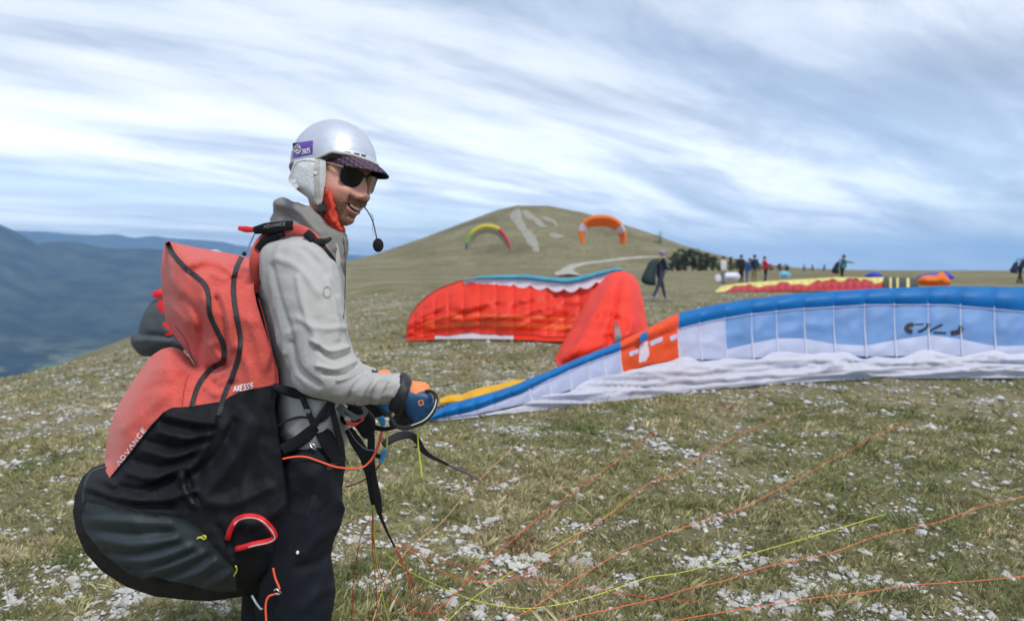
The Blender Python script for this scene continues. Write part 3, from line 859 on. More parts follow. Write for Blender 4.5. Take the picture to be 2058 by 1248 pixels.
def head_mesh(n=170, m=200):
    th = np.linspace(0.02, 1.0, n)[:, None] * np.pi * 0.86
    ph = np.linspace(-np.pi, np.pi, m, endpoint=False)[None, :]
    X = np.sin(th) * np.cos(ph); Y = np.sin(th) * np.sin(ph); Z = np.cos(th) * np.ones_like(ph)
    x = np.where(X > 0, 0.092, 0.098) * X; y = 0.074 * Y; z = np.where(Z > 0, 0.115, 0.137) * Z
    low = np.clip(-z / 0.12, 0, 1)
    y *= 1 - 0.24 * low ** 1.8
    front = sm(-0.02, 0.05, x)
    x = x + front * 0.012 * np.exp(-((z + 0.05) / 0.06) ** 2)
    x = np.where(x < 0, x * (1 - 0.35 * low), x)
    g = lambda y0, z0, sy, sz: np.exp(-((y - y0) / sy) ** 2 - ((z - z0) / sz) ** 2) * front
    nose_l = np.interp(z, [-0.060, -0.050, -0.042, -0.034, -0.012, 0.012, 0.03], [0, 0.004, 0.018, 0.024, 0.016, 0.006, 0])
    nose_w = np.interp(z, [-0.05, -0.03, 0.0, 0.03], [0.0140, 0.0125, 0.0100, 0.012])
    x = x + front * nose_l * np.exp(-(np.abs(y) / nose_w) ** 2.2)
    for s in (-1, 1):
        x = x + 0.010 * g(s * 0.0145, -0.041, 0.0065, 0.008)                       # nostril wings
        x = x - 0.010 * g(s * 0.033, 0.003, 0.016, 0.014)                          # eye sockets
        x = x + 0.006 * g(s * 0.028, 0.023, 0.024, 0.008)                          # brow
        ck = g(s * 0.044, -0.036, 0.020, 0.017); x = x + 0.010 * ck; y = y + s * 0.004 * ck   # smiling cheeks
        fold = np.exp(-((np.abs(y - s * (0.022 + 0.25 * (-0.045 - z))) / 0.0035) ** 2)) * np.exp(-((z + 0.055) / 0.016) ** 2) * front
        x = x - 0.004 * fold
    zm = -0.0745 + 0.010 * (y / 0.029) ** 2                                         # smile line
    inm = 1 - sm(0.019, 0.028, np.abs(y))
    x = x - 0.011 * front * inm * np.exp(-(np.abs(z - zm) / (0.0050 * (0.2 + 0.8 * inm))) ** 4)
    x = x + 0.0045 * front * inm * np.exp(-((z - zm - 0.0105) / 0.0042) ** 2)
    x = x + 0.0065 * front * inm * np.exp(-((z - zm + 0.0115) / 0.0052) ** 2)
    x = x + 0.004 * g(0, -0.06, 0.03, 0.008)
    x = x + 0.016 * g(0, -0.114, 0.026, 0.018) - 0.005 * g(0, -0.096, 0.02, 0.006)
    x = x + front * 0.027 * np.clip((-z - 0.028) / 0.09, 0, 1)
    # colour of the skin itself: ruddy cheeks and nose, reddish stubble
    c = np.ones(x.shape + (3,)) * np.array(srgb(218, 168, 146))
    nz0 = fbm(np.stack([x, y, z], -1) * 120, 15, 4)
    def blend(c, w, col): return c * (1 - w[..., None]) + np.array(col) * w[..., None]
    ruddy = np.clip(g(-0.044, -0.03, 0.028, 0.025) + g(0.044, -0.03, 0.028, 0.025) + g(0, -0.03, 0.016, 0.03), 0, 1)
    c = c * (1 + 0.06 * nz0)[..., None]
    c = blend(c, ruddy * 0.6, srgb(216, 142, 130))
    nz = fbm(np.stack([x, y, z], -1) * 260, 5, 3)
    beard = sm(-0.045, -0.062, z + 0.25 * np.maximum(np.abs(y) - 0.03, 0)) * sm(-0.01, 0.03, x)
    beard = beard * np.clip(0.62 + 0.5 * nz, 0, 1)
    c = blend(c, beard, srgb(112, 72, 52))
    must = np.exp(-((z - (zm + 0.0185 - 0.10 * np.abs(y))) / 0.0066) ** 2) * (1 - sm(0.030, 0.040, np.abs(y))) * front
    c = blend(c, np.clip(must * 1.2, 0, 1) * np.clip(0.85 + 0.25 * nz, 0, 1), srgb(96, 60, 44))
    lips = inm * front * np.clip(np.exp(-((z - zm + 0.0112) / 0.0058) ** 4) + 0.6 * np.exp(-((z - zm - 0.0095) / 0.003) ** 4), 0, 1)
    c = blend(c, lips * 0.8, srgb(196, 122, 116))
    mouth = front * inm * np.exp(-(np.abs(z - zm) / 0.0048) ** 6)
    c = blend(c, np.clip(mouth, 0, 1), srgb(70, 26, 26))
    V = np.stack([x, y, z], -1)
    # neck continues below the jaw
    ring = V[-1]
    rows = [V.reshape(-1, 3)]; cols = [c.reshape(-1, 3)]
    down = np.linspace(0, 1, 10)[1:]
    mid = ring.mean(0)
    for k in down:
        tgt = np.stack([-0.018 - 0.04 * k + 0.058 * np.cos(ph[0]), 0.058 * np.sin(ph[0]), np.full(m, -0.10 - 0.12 * k)], -1)
        w = min(1, k * 2.2); rows.append(ring * (1 - w) + tgt * w if k < 0.5 else tgt); cols.append(np.tile(np.array(srgb(190, 132, 112)), (m, 1)))
    return np.vstack(rows), np.vstack(cols), n + len(down), m
hv, hc, hn, hm_ = head_mesh()
M_SKIN = mat_attr('skin', 0.5, 0.35, 0, 0.08, 900, sss=0.12)
body = mobj('body', H(hv), [tuple(q) for q in grid_faces(hn, hm_)], M_SKIN, pilot, col=hc)
# teeth: upper row set into the smile
tv, tf = [], []
for i in range(10):
    y0 = -0.0205 + i * 0.0041 + 0.00205
    zc_ = -0.0728 + 0.010 * (y0 / 0.029) ** 2
    xf = 0.1045 - 13.0 * y0 * y0
    b_ = box((xf, y0, zc_), 0.006, 0.0039, 0.0078 - 0.09 * abs(y0))
    tv.append(b_)
M_TEETH = mat('teeth', (0.55, 0.49, 0.40), 0.4, 0.04, 60)
v_, f_ = merge(*tv); mobj('teeth', H(v_), f_, M_TEETH, body, smooth=False)
# ears hidden by the pads; short moustache hairs
hv2 = []
for _ in range(900):
    yy = RNG.uniform(-0.036, 0.036); zz = -0.0745 + 0.010 * (yy / 0.029) ** 2 + 0.0185 - 0.10 * abs(yy) + RNG.normal(0, 0.0045)
    xx = 0.111 - 12.5 * yy * yy + RNG.uniform(-0.001, 0.001)
    dx, dy, dz = 0.0018, 0.004 * np.sign(yy) * RNG.uniform(0.2, 1.2), -RNG.uniform(0.003, 0.007)
    w = 0.0005
    hv2.append(([(xx, yy - w, zz), (xx, yy + w, zz), (xx + dx, yy + dy, zz + dz)], [(0, 1, 2)]))
M_MOU = mat('reddish_brown_hair', srgb(105, 66, 46), 0.6, 0.3, 300)
v_, f_ = merge(*hv2); mobj('moustache', H(v_), f_, M_MOU, body, smooth=False)

# short stubble on jaw and chin, rooted in the skin surface
sb = bvh_of(body); st_ = []
for _ in range(5200):
    px_, py_ = RNG.uniform(672, 735), RNG.uniform(402, 468)
    q = P(px_, py_, 1.0) - CAMP; q /= np.linalg.norm(q); hh = sb.ray_cast(Vector(CAMP), Vector(q))
    if hh[0] is None: continue
    hp_ = np.array(hh[0]); lc = (hp_ - HC) @ HM
    if lc[2] > -0.062 - 0.25 * max(abs(lc[1]) - 0.03, 0) or (abs(lc[2] + 0.078) < 0.014 and abs(lc[1]) < 0.026): continue
    nn_ = np.array(hh[1]); nn_ = nn_ if nn_ @ q < 0 else -nn_
    dr = nn_ * 0.6 - HM[:, 2] * 0.8 + RNG.normal(0, 0.25, 3); dr /= np.linalg.norm(dr); sd_ = np.cross(dr, q); sd_ /= max(np.linalg.norm(sd_), 1e-6)
    L_ = RNG.uniform(0.002, 0.0045); st_.append(([hp_ - sd_ * 0.00032, hp_ + sd_ * 0.00032, hp_ + dr * L_], [(0, 1, 2)]))
v_, f_ = merge(*st_); o_st = mobj('stubble', v_, f_, M_MOU, body, smooth=False); o_st['kind'] = 'stuff'

# ---- jacket
jk_cr = [([(570, 700), (600, 770), (610, 860)], -0.006, 12), ([(640, 820), (600, 850), (570, 880)], 0.006, 9), ([(690, 830), (640, 860), (600, 890)], 0.006, 10)]
v_, f_ = loft([(572, 925, 690, 905, 2.04, 0.15), (562, 890, 700, 872, 2.04, 0.175), (553, 840, 703, 830, 2.04, 0.18), (545, 780, 700, 775, 2.04, 0.175), (528, 700, 699, 690, 2.04, 0.175), (514, 610, 694, 610, 2.04, 0.185),
                  (508, 545, 695, 545, 2.04, 0.19), (522, 492, 693, 500, 2.04, 0.175), (552, 462, 690, 478, 2.03, 0.13), (580, 445, 680, 462, 2.02, 0.08)], 110, 96, amp_noise=0.005, nsc=8, seed=3, expo=0.85, creases=jk_cr, ridge=0.011, rsc=(11, 11, 8))
jacket = mobj('jacket', v_, f_, M_JACKET, pilot)
sl_cr = [([(548, 535), (562, 600), (588, 680)], -0.0050, 6.1), ([(600, 560), (612, 620), (640, 690)], 0.0074, 6.8), ([(560, 520), (600, 540), (640, 590)], 0.0063, 8.2),
         ([(585, 690), (600, 740), (640, 775)], -0.0116, 6.1), ([(560, 690), (575, 740), (612, 790)], 0.0074, 5.4), ([(640, 700), (668, 722), (703, 712)], -0.0105, 4.8), ([(628, 685), (664, 706), (704, 696)], 0.0095, 4.8),
         ([(640, 735), (676, 742), (712, 728)], 0.0095, 4.8), ([(650, 752), (690, 752), (716, 738)], -0.0095, 4.1), ([(680, 765), (702, 758), (724, 746)], 0.0074, 4.1), ([(700, 800), (712, 775), (735, 752)], -0.0063, 3.4),
         ([(722, 808), (735, 780), (752, 756)], 0.0063, 3.4), ([(742, 808), (752, 785), (765, 762)], -0.0074, 3.4), ([(757, 808), (767, 785), (778, 765)], 0.0053, 3.4), ([(660, 560), (672, 620), (676, 680)], 0.0063, 6.8), ([(600, 640), (640, 660), (690, 660)], 0.0053, 6.1),
         ([(530, 600), (545, 650), (572, 710)], 0.0063, 6.1), ([(610, 500), (650, 540), (676, 590)], -0.0063, 6.1)]
v_, f_ = loft([(562, 478, 622, 468, 1.93, 0.07), (524, 500, 650, 486, 1.89, 0.085), (524, 555, 675, 532, 1.87, 0.085), (543, 620, 689, 600, 1.85, 0.085), (563, 690, 696, 664, 1.835, 0.082), (582, 742, 704, 704, 1.825, 0.078),
               (606, 783, 722, 735, 1.815, 0.072), (655, 806, 748, 748, 1.81, 0.066), (725, 812, 782, 750, 1.81, 0.058), (770, 812, 802, 752, 1.815, 0.052), (790, 806, 812, 757, 1.82, 0.048)], 190, 120, amp_noise=0.003, nsc=14, seed=9, creases=sl_cr, ridge=0.007, rsc=(17, 17, 12))
sleeve = mobj('sleeve', v_, f_, M_JACKET, jacket)
v_, f_ = loft([(560, 480, 640, 470, 2.18, 0.07), (560, 560, 660, 540, 2.22, 0.08), (580, 650, 690, 630, 2.23, 0.08), (600, 730, 705, 690, 2.22, 0.075), (640, 790, 720, 722, 2.20, 0.065), (700, 805, 738, 735, 2.18, 0.055), (742, 800, 756, 742, 2.17, 0.045)], 60, 40, amp_noise=0.006, nsc=14, seed=19)
mobj('sleeve', v_, f_, M_JACKET, jacket)
hd_cr = [([(560, 410), (600, 425), (640, 470)], 0.0096, 6.4), ([(556, 425), (600, 450), (650, 500)], -0.0096, 6.4), ([(620, 420), (650, 455), (672, 500)], 0.0096, 5.6), ([(655, 450), (675, 480), (684, 520)], -0.0080, 4.8)]
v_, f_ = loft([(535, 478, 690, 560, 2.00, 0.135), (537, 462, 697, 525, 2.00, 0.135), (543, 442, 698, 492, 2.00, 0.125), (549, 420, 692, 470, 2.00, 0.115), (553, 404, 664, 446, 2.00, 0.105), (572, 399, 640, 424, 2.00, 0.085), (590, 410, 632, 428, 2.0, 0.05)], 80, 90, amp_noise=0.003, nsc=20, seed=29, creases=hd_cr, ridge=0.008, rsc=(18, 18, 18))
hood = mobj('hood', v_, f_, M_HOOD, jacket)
jb = bvh_of(jacket, sleeve, hood)
v_, f_ = tube(on_surface(jb, *resample([(690, 478), (693, 510), (694, 560), (692, 620), (690, 640)], 6).T, 0.002, 1.95), 0.0016, 6); mobj('zip', v_, f_, mat('grey_zip', srgb(70, 70, 72), 0.6), jacket)
# round emblem pressed into the sleeve
t_ = np.linspace(0, 2 * np.pi, 25); ring_ = np.stack([658 + 8 * np.cos(t_), 587 + 11 * np.sin(t_)], -1)
v_, f_ = strip(jb, ring_, 2.2, 0.002, 2.0, 1.8); mobj('emblem', v_, f_, mat('grey_print', srgb(140, 138, 136), 0.7), sleeve)

# ---- neck gaiter pulled up along the jaw
M_GAIT = mat('orange_red_gaiter', srgb(226, 72, 52), 0.75, 0.12, 60, 0.4, 260, stretch=(1, 1, 3))
gt_cr = [([(658, 395), (668, 425), (688, 455)], -0.004, 4), ([(664, 392), (676, 425), (696, 452)], 0.004, 4), ([(654, 400), (664, 432), (682, 462)], 0.003, 3)]
v_, f_ = loft([(636, 454, 682, 472, 2.00, 0.058), (643, 438, 692, 467, 1.995, 0.062), (648, 422, 689, 454, 1.985, 0.068), (650, 405, 679, 432, 1.98, 0.075), (650, 388, 670, 407, 1.975, 0.080), (650, 372, 661, 386, 1.97, 0.081)], 70, 110, amp_noise=0.002, nsc=60, seed=5, creases=gt_cr, cap=False, ridge=0.010, rsc=(95, 95, 20))
gaiter = mobj('neck_gaiter', v_, f_, M_GAIT, pilot)

# ---- trousers: pelvis and two legs down to boots
tr_cr = [([(688, 1050), (640, 1075), (610, 1110)], 0.008, 12), ([(670, 1110), (640, 1130), (600, 1140)], -0.008, 10), ([(660, 960), (640, 1010), (620, 1060)], 0.006, 12), ([(676, 1180), (640, 1190), (610, 1220)], 0.006, 10)]
v_, f_ = loft([(560, 868, 694, 862, 2.04, 0.15), (566, 900, 690, 888, 2.04, 0.165), (545, 960, 690, 955, 2.02, 0.18), (535, 1020, 687, 1005, 1.97, 0.11), (530, 1060, 680, 1050, 1.96, 0.10), (530, 1110, 667, 1108, 1.96, 0.095),
               (525, 1160, 672, 1160, 1.96, 0.09), (520, 1220, 669, 1220, 1.96, 0.085), (515, 1300, 655, 1300, 1.96, 0.08), (510, 1400, 640, 1400, 1.96, 0.075), (505, 1500, 630, 1500, 1.96, 0.072), (505, 1560, 630, 1565, 1.96, 0.07)], 120, 72, amp_noise=0.005, nsc=9, seed=31, ridge=0.022, rsc=(8, 8, 6), creases=tr_cr)
trousers = mobj('trousers', v_, f_, M_TROUS, pilot)
v_, f_ = loft([(545, 950, 680, 955, 2.10, 0.12), (515, 1040, 660, 1040, 2.14, 0.11), (495, 1130, 640, 1130, 2.15, 0.095), (488, 1200, 620, 1200, 2.15, 0.09), (485, 1260, 600, 1260, 2.15, 0.08), (480, 1400, 590, 1400, 2.15, 0.075), (478, 1530, 585, 1530, 2.15, 0.07)], 70, 44, amp_noise=0.008, nsc=9, seed=37)
mobj('trouser_leg', v_, f_, M_TROUS, trousers)
for bx_, by_, dd in ((568, 1540, 1.96), (532, 1510, 2.15)):
    p0 = P(bx_, by_, dd); p0[2] = float(G(p0[0], p0[1]))
    ring = []
    for k, (xo, h_, w_, zc_) in enumerate([(-0.09, 0.03, 0.03, 0.04), (-0.08, 0.055, 0.042, 0.06), (-0.02, 0.075, 0.045, 0.075), (0.05, 0.055, 0.048, 0.058), (0.12, 0.04, 0.048, 0.045), (0.17, 0.03, 0.04, 0.035), (0.19, 0.012, 0.02, 0.03)]):
        t_ = np.linspace(0, 2 * np.pi, 16, endpoint=False); ring.append(np.stack([np.full(16, xo), w_ * np.cos(t_), np.maximum(zc_ + h_ * np.sin(t_), 0.003)], -1) + p0)
    Vv = np.vstack(ring); Ff = [tuple(q) for q in grid_faces(7, 16)] + [tuple(range(16)), tuple(range(96, 112))]
    sh = tube(np.array([p0 + (-0.03, 0, 0.05), p0 + (-0.035, 0, 0.13), p0 + (-0.04, 0, 0.2)]), [0.055, 0.05, 0.055], 16)
    v_, f_ = merge((Vv, Ff), sh); mobj('boot', v_, f_, M_BOOT, pilot)

# ---- gloves: continuous hands with four curled fingers and a thumb
def capsule(p0, r0, p1, r1, m=14, k=4):
    p0, p1 = np.asarray(p0, float), np.asarray(p1, float)
    ax = p1 - p0; L = np.linalg.norm(ax); ax = ax / max(L, 1e-9)
    a = np.cross(ax, [0.3, 0.2, 0.9]); a /= np.linalg.norm(a); b = np.cross(ax, a)
    th = np.linspace(0, np.pi / 2, k + 1)
    prof = [(-r0 * math.cos(q), r0 * math.sin(q)) for q in th] + [(L + r1 * math.sin(q), r1 * math.cos(q)) for q in th]
    t = np.linspace(0, 2 * np.pi, m, endpoint=False)
    V = np.vstack([p0 + ax * s + max(r, 1e-4) * (np.cos(t)[:, None] * a + np.sin(t)[:, None] * b) for s, r in prof])
    n = len(prof)
    return V, [tuple(q) for q in grid_faces(n, m)] + [tuple(range(m)), tuple((n - 1) * m + j for j in range(m))]

def blend_body(name, segs, voxel, mats, parent, smooth_it=5, noise_amp=0.0):
    """one continuous surface grown round tapered limbs; each face takes the material of its nearest limb"""
    v, fcs = merge(*[capsule(s[0], s[1], s[2], s[3]) for s in segs])
    me = bpy.data.meshes.new('tmp'); me.from_pydata([tuple(p) for p in v], [], fcs)
    o = bpy.data.objects.new('tmp', me); COL.objects.link(o)
    md = o.modifiers.new('r', 'REMESH'); md.mode = 'VOXEL'; md.voxel_size = voxel
    s_ = o.modifiers.new('s', 'SMOOTH'); s_.iterations = smooth_it; s_.factor = 0.5
    dg = bpy.context.evaluated_depsgraph_get(); ev = o.evaluated_get(dg).to_mesh()
    nv = len(ev.vertices); vv = np.zeros(nv * 3, np.float32); ev.vertices.foreach_get('co', vv); vv = vv.reshape(-1, 3).astype(float)
    ff = [tuple(p.vertices) for p in ev.polygons]
    o.evaluated_get(dg).to_mesh_clear()
    bpy.data.objects.remove(o); bpy.data.meshes.remove(me)
    if noise_amp: vv = vv + noise_amp * np.stack([fbm(vv * 40, 3), fbm(vv * 40, 4), fbm(vv * 40, 5)], -1)
    cen = np.array([vv[list(q)].mean(0) for q in ff])
    best = np.full(len(cen), 1e9); idx = np.zeros(len(cen), int)
    for s in segs:
        p0, p1 = np.asarray(s[0], float), np.asarray(s[2], float); ax = p1 - p0
        t = np.clip(((cen - p0) @ ax) / max(ax @ ax, 1e-12), 0, 1)
        dist = np.linalg.norm(cen - p0 - t[:, None] * ax, axis=1) - (s[1] + (s[3] - s[1]) * t)
        w = dist < best; best[w] = dist[w]; idx[w] = s[4]
    return mobj(name, vv, ff, mats, parent, midx=idx)

M_GBLUE = mat('blue_glove_fabric', srgb(28, 78, 118), 0.5, 0.25, 40, 0.2, 200)
M_GORA = mat('orange_glove_leather', srgb(240, 140, 84), 0.6, 0.1, 40, 0.2, 200)
M_GBLK = mat('black_glove_leather', (0.016, 0.016, 0.02), 0.55, 0.3, 60, 0.2, 200)
glove_mats = [M_GBLUE, M_GORA, M_GBLK]
def glove(wr, kn, d, curl, spread=1.0):
    """wr: wrist centre, kn: four knuckles, index first (photo positions); d: depth; fingers curl away and back"""
    s = []
    W0 = P(*wr, d)
    for k, (kx, ky) in enumerate(kn):
        K_ = P(kx, ky, d + 0.004 * k)
        rad = (0.019, 0.0195, 0.0185, 0.0165)[k]
        s.append((W0 + (P(kx, ky, d) - W0) * 0.12, 0.027, K_, rad, 0))
        p1 = P(kx + 1, ky + 5, d + 0.044); p2 = P(kx - 30 * curl, ky + 9, d + 0.066); p3 = P(kx - 50 * curl, ky + 11, d + 0.05)
        s += [(K_, rad, p1, rad * 0.95, 2), (p1, rad * 0.95, p2, rad * 0.88, 2), (p2, rad * 0.88, p3, rad * 0.75, 2)]
    a, b = np.array(wr), np.array(kn[0])
    t0 = P(*(a + (b - a) * 0.25 + (2, -14)), d + 0.02); t1 = P(*(a + (b - a) * 0.75 + (4, -16)), d + 0.035); t2 = P(*(b + (-2, -8)), d + 0.052); t3 = P(*(b + (-6, 8)), d + 0.068)
    s += [(t0, 0.022, t1, 0.020, 1), (t1, 0.020, t2, 0.018, 1), (t2, 0.018, t3, 0.0145, 1)]
    s.append((P(*(a + (b - a) * 0.3 + (4, -8)), d), 0.022, P(*(b + (-4, -2)), d + 0.004), 0.018, 1))
    return s
near_glove = blend_body('glove', glove((816, 795), [(855, 800), (857, 814), (851, 828), (840, 838)], 1.82, 1.0), 0.0042, glove_mats, pilot, 5, 0.0012)
v_, f_ = loft([(780, 822, 806, 748, 1.822, 0.045), (788, 828, 816, 750, 1.822, 0.050), (800, 834, 824, 760, 1.822, 0.050), (808, 832, 828, 768, 1.822, 0.046)], 16, 40, amp_noise=0.004, nsc=50, seed=6, cap=True)
mobj('cuff', v_, f_, M_GBLK, near_glove)
gb = bvh_of(near_glove)
dia = np.array([(841, 806), (849, 804), (851, 812), (843, 815), (841, 806)], float)
v_, f_ = strip(gb, dia, 2.4, 0.002, 1.5, 1.8); mobj('emblem', v_, f_, M_GORA, near_glove)
far_glove = blend_body('glove', glove((745, 778), [(778, 768), (784, 786), (784, 804), (778, 822)], 2.14, 1.0), 0.0055, glove_mats, pilot, 5)
v_, f_ = loft([(742, 808, 748, 742, 2.15, 0.05), (752, 812, 760, 744, 2.15, 0.05)], 8, 30, amp_noise=0.004, nsc=50, seed=7); mobj('cuff', v_, f_, M_GBLK, far_glove)
v_, f_ = ellipsoid(P(745, 741, 2.12), 0.05, 0.03, 0.02)
# ================================================================== WORN GEAR
# ---- helmet
M_SHELL = mat('scuffed_silver_paint', srgb(196, 201, 212), 0.55, 0.09, 14.0, 0.06, 60.0, metal=0.5, vdetail=8)
M_PAD = mat('white_mesh_padding', srgb(214, 218, 220), 0.8, 0.14, 260, 0.6, 330)
M_STRAP = mat('grey_leather_strap', srgb(186, 185, 180), 0.65, 0.08, 40, 0.3, 260)
M_RIM = mat('black_rubber_rim', (0.02, 0.022, 0.026), 0.5, 0.2, 40)
HEL = np.array([-0.022, 0.0, 0.026])
HR = np.array([0.119, 0.106, 0.116])
helmet = thing('helmet', H(HEL), 'scuffed silver helmet with white ear pads on the smiling pilot', 'helmet')
def shell_pts(n, m, inset=0.0, lo=None):
    ph = np.linspace(-np.pi, np.pi, m, endpoint=False)
    a = np.abs(ph)
    tmax = np.interp(a, [0, 0.5, 0.95, 1.25, 1.6, 2.1, 2.6, np.pi], np.radians([76, 76, 80, 95, 101, 107, 116, 118]))
    th = np.linspace(0.0, 1, n)[:, None] * tmax[None, :]
    r = HR - inset
    V = np.stack([r[0] * np.sin(th) * np.cos(ph), r[1] * np.sin(th) * np.sin(ph), r[2] * np.cos(th)], -1)
    # slight flare at the brow
    fl = sm(0.9, 1.0, np.linspace(0, 1, n))[:, None] * (a < 1.2)[None, :] * 0.006 * np.cos(np.clip(a, 0, 1.2) / 1.2 * np.pi / 2)[None, :]
    V[..., 0] += fl
    return V + HEL
so = shell_pts(60, 96); si = shell_pts(60, 96, 0.006)
V = np.vstack([so.reshape(-1, 3), si.reshape(-1, 3)]); n_ = 60 * 96
Fq = [tuple(q) for q in grid_faces(60, 96)] + [tuple(n_ + i for i in q[::-1]) for q in grid_faces(60, 96)]
for j in range(96):
    a_, b_ = 59 * 96 + j, 59 * 96 + (j + 1) % 96
    Fq.append((a_, b_, n_ + b_, n_ + a_))
shell = mobj('shell', H(V), Fq, M_SHELL, helmet)
rim_pts = so[-1]; v_, f_ = tube(H(np.vstack([rim_pts, rim_pts[:1]]) * (1, 1, 1)), 0.0042, 8, False); mobj('rim', v_, f_, M_STRAP, helmet)
# padded liner edge above the brow
lp = shell_pts(60, 96, 0.012)[-1]; lp = lp[(np.arange(96) > 22) & (np.arange(96) < 74)] + (0, 0, -0.006)
v_, f_ = tube(H(lp), 0.0085, 10); mobj('brow_padding', v_, f_, M_RIM, helmet)
hb = bvh_of(shell)
for k, (vx, vy, vw) in enumerate([(699, 307, 12), (717, 310, 11), (731, 313, 9)]):
    v_, f_ = strip(hb, [(vx - vw / 2, vy - 1), (vx + vw / 2, vy + 1)], 3.6, 0.0015, 1.5, 1.9, 0.001); mobj('vent', v_, f_, M_RIM, helmet)
for k, (vx, vy) in enumerate([(640, 316)]):
    q = on_surface(hb, vx, vy, 0.001, 1.9)[0]; v_, f_ = ellipsoid(q, 0.0032, 0.002, 0.0032, 8, 12); mobj('rivet', v_, f_, M_STRAP, helmet)
# fine scratches
M_SCR = mat('scratch_grey', srgb(160, 165, 178), 0.6)
sc = []
rgs = np.random.default_rng(5)
for _ in range(14):
    x0, y0 = rgs.uniform(600, 735), rgs.uniform(255, 308); a_ = rgs.uniform(-0.5, 1.2); L_ = rgs.uniform(4, 16)
    sc.append(strip(hb, [(x0, y0), (x0 + L_ * math.cos(a_) * .5, y0 + L_ * math.sin(a_) * .5 + 1), (x0 + L_ * math.cos(a_), y0 + L_ * math.sin(a_))], 0.45, 0.0006, 3, 1.9))
v_, f_ = merge(*sc); o = mobj('scratches', v_, f_, M_SCR, helmet); o['kind'] = 'stuff'
# sticker with year
M_PUR = mat('purple_sticker', srgb(98, 62, 160), 0.4, 0.12, 20)
M_WHITE = mat('white_print', (0.78, 0.78, 0.76), 0.55, 0.03, 40)
v_, f_ = patch(hb, [(588, 288), (629, 282.5), (628, 310), (588, 319)], 3, 0.001, 1.9); stk = mobj('sticker', v_, f_, M_PUR, helmet)
t_ = np.linspace(0, 2 * np.pi, 20, endpoint=False); v_, f_ = patch(hb, np.stack([597.5 + 7.8 * np.cos(t_), 300 + 9.5 * np.sin(t_)], -1), 2.5, 0.0016, 1.9); rnd = mobj('round_emblem', v_, f_, M_WHITE, stk)
v_, f_ = merge(strip(hb, [(591, 302), (595, 298), (600, 299), (604, 301)], 2.6, 0.0022, 1.5, 1.9), strip(hb, [(592, 307), (597, 305), (602, 303)], 1.8, 0.0022, 1.5, 1.9), strip(hb, [(594, 294.5), (601, 294)], 1.8, 0.0022, 1.5, 1.9)); mobj('emblem_drawing', v_, f_, mat('dark_print', (0.03, 0.03, 0.05), 0.6), stk)
v_, f_ = lettering(hb, '2025', (607, 310), (3.3, -0.6), (0.3, -9.5), 1.28, 1.5, 0.002, 1.9); mobj('lettering', v_, f_, M_WHITE, stk)

def pillow(outline, dfun, T, step, material, name, parent, Rr=20.0, back=None, creases=None, amp=0.0, nsc=30.0, seed=1, sm_it=6, fold=None):
    """a stuffed panel: outline in the photo, real thickness either side of depth dfun"""
    V2, T2 = triangulate(outline, step)
    out = resample(outline, step, True)
    d = dist_poly(V2, out, True); t = T * np.sqrt(np.clip(1 - (1 - np.clip(d / Rr, 0, 1)) ** 2, 0, 1))
    rimv = d < 0.5
    t = lap_smooth(t, T2, sm_it, rimv)
    dc = dfun(V2) if callable(dfun) else np.full(len(V2), dfun)
    W3 = P(V2[:, 0], V2[:, 1], dc)
    h = np.zeros(len(V2))
    if creases: h += crease_val(V2, creases)
    if amp: h += amp * fbm(W3 * nsc, seed, 4, 0.55)
    if fold is not None: h += fold(V2, W3)
    h = h * np.clip(d / (Rr * 0.4), 0, 1)
    fr = P(V2[:, 0], V2[:, 1], dc - t - h); bk = P(V2[:, 0], V2[:, 1], dc + (t if back is None else np.where(rimv, 0, back)))
    n = len(V2)
    return mobj(name, np.vstack([fr, bk]), np.vstack([T2, T2[:, ::-1] + n]), material, parent)

# ear pad on the near side, stitched border and straps
ear = [(595, 322), (617, 318), (636, 318), (653, 322), (655, 335), (654, 364), (650, 394), (645, 411), (635, 411), (614, 395), (592, 378), (580, 362), (584, 346), (589, 331)]
pad_d = lambda V2: 1.893 + 0.00022 * (V2[:, 1] - 322) + 0.0000065 * (V2[:, 0] - 625) ** 2
pad = pillow(smoothline(ear, 5, True), pad_d, 0.012, 5, M_PAD, 'ear_pad', helmet, 16, creases=[([(640, 330), (640, 400)], -0.003, 5)], amp=0.002, nsc=90)
pbv = bvh_of(pad)
loop_ = smoothline([(588, 348), (593, 331), (606, 323), (630, 324), (640, 326)], 3); v_, f_ = strip(pbv, loop_, 2.5, 0.0015, 3, 1.88, 0.001); mobj('piping', v_, f_, M_STRAP, pad)
v_, f_ = strip(pbv, smoothline([(638, 322), (637, 350), (638, 380), (641, 411)], 3), 10, 0.0025, 3, 1.88, 0.002); mobj('ear_strap', v_, f_, M_STRAP, pad)
v_, f_ = strip(pbv, smoothline([(582, 361), (598, 376), (617, 390), (638, 408)], 3), 11, 0.002, 3, 1.88, 0.002); mobj('ear_strap', v_, f_, M_STRAP, pad)
for sx, sy in ((634, 349), (591, 366)):
    q = on_surface(pbv, sx, sy, 0.003, 1.88)[0]; v_, f_ = ellipsoid(q, 0.0052, 0.003, 0.0052, 8, 14); mobj('snap_button', v_, f_, M_PAD, pad)
pad2 = pillow(smoothline([(600, 322), (650, 322), (652, 380), (640, 405), (612, 390), (590, 360)], 6, True), 2.09, 0.012, 8, M_PAD, 'ear_pad', helmet, 16)
v_, f_ = tube(P(*resample([(645, 408), (650, 420), (662, 440), (680, 456)], 4).T, 1.92 + np.linspace(0, 0.05, len(resample([(645, 408), (650, 420), (662, 440), (680, 456)], 4)))), 0.006, 8, flat=0.35, up=(0, -1, 0)); mobj('chin_strap', v_, f_, M_RIM, helmet)
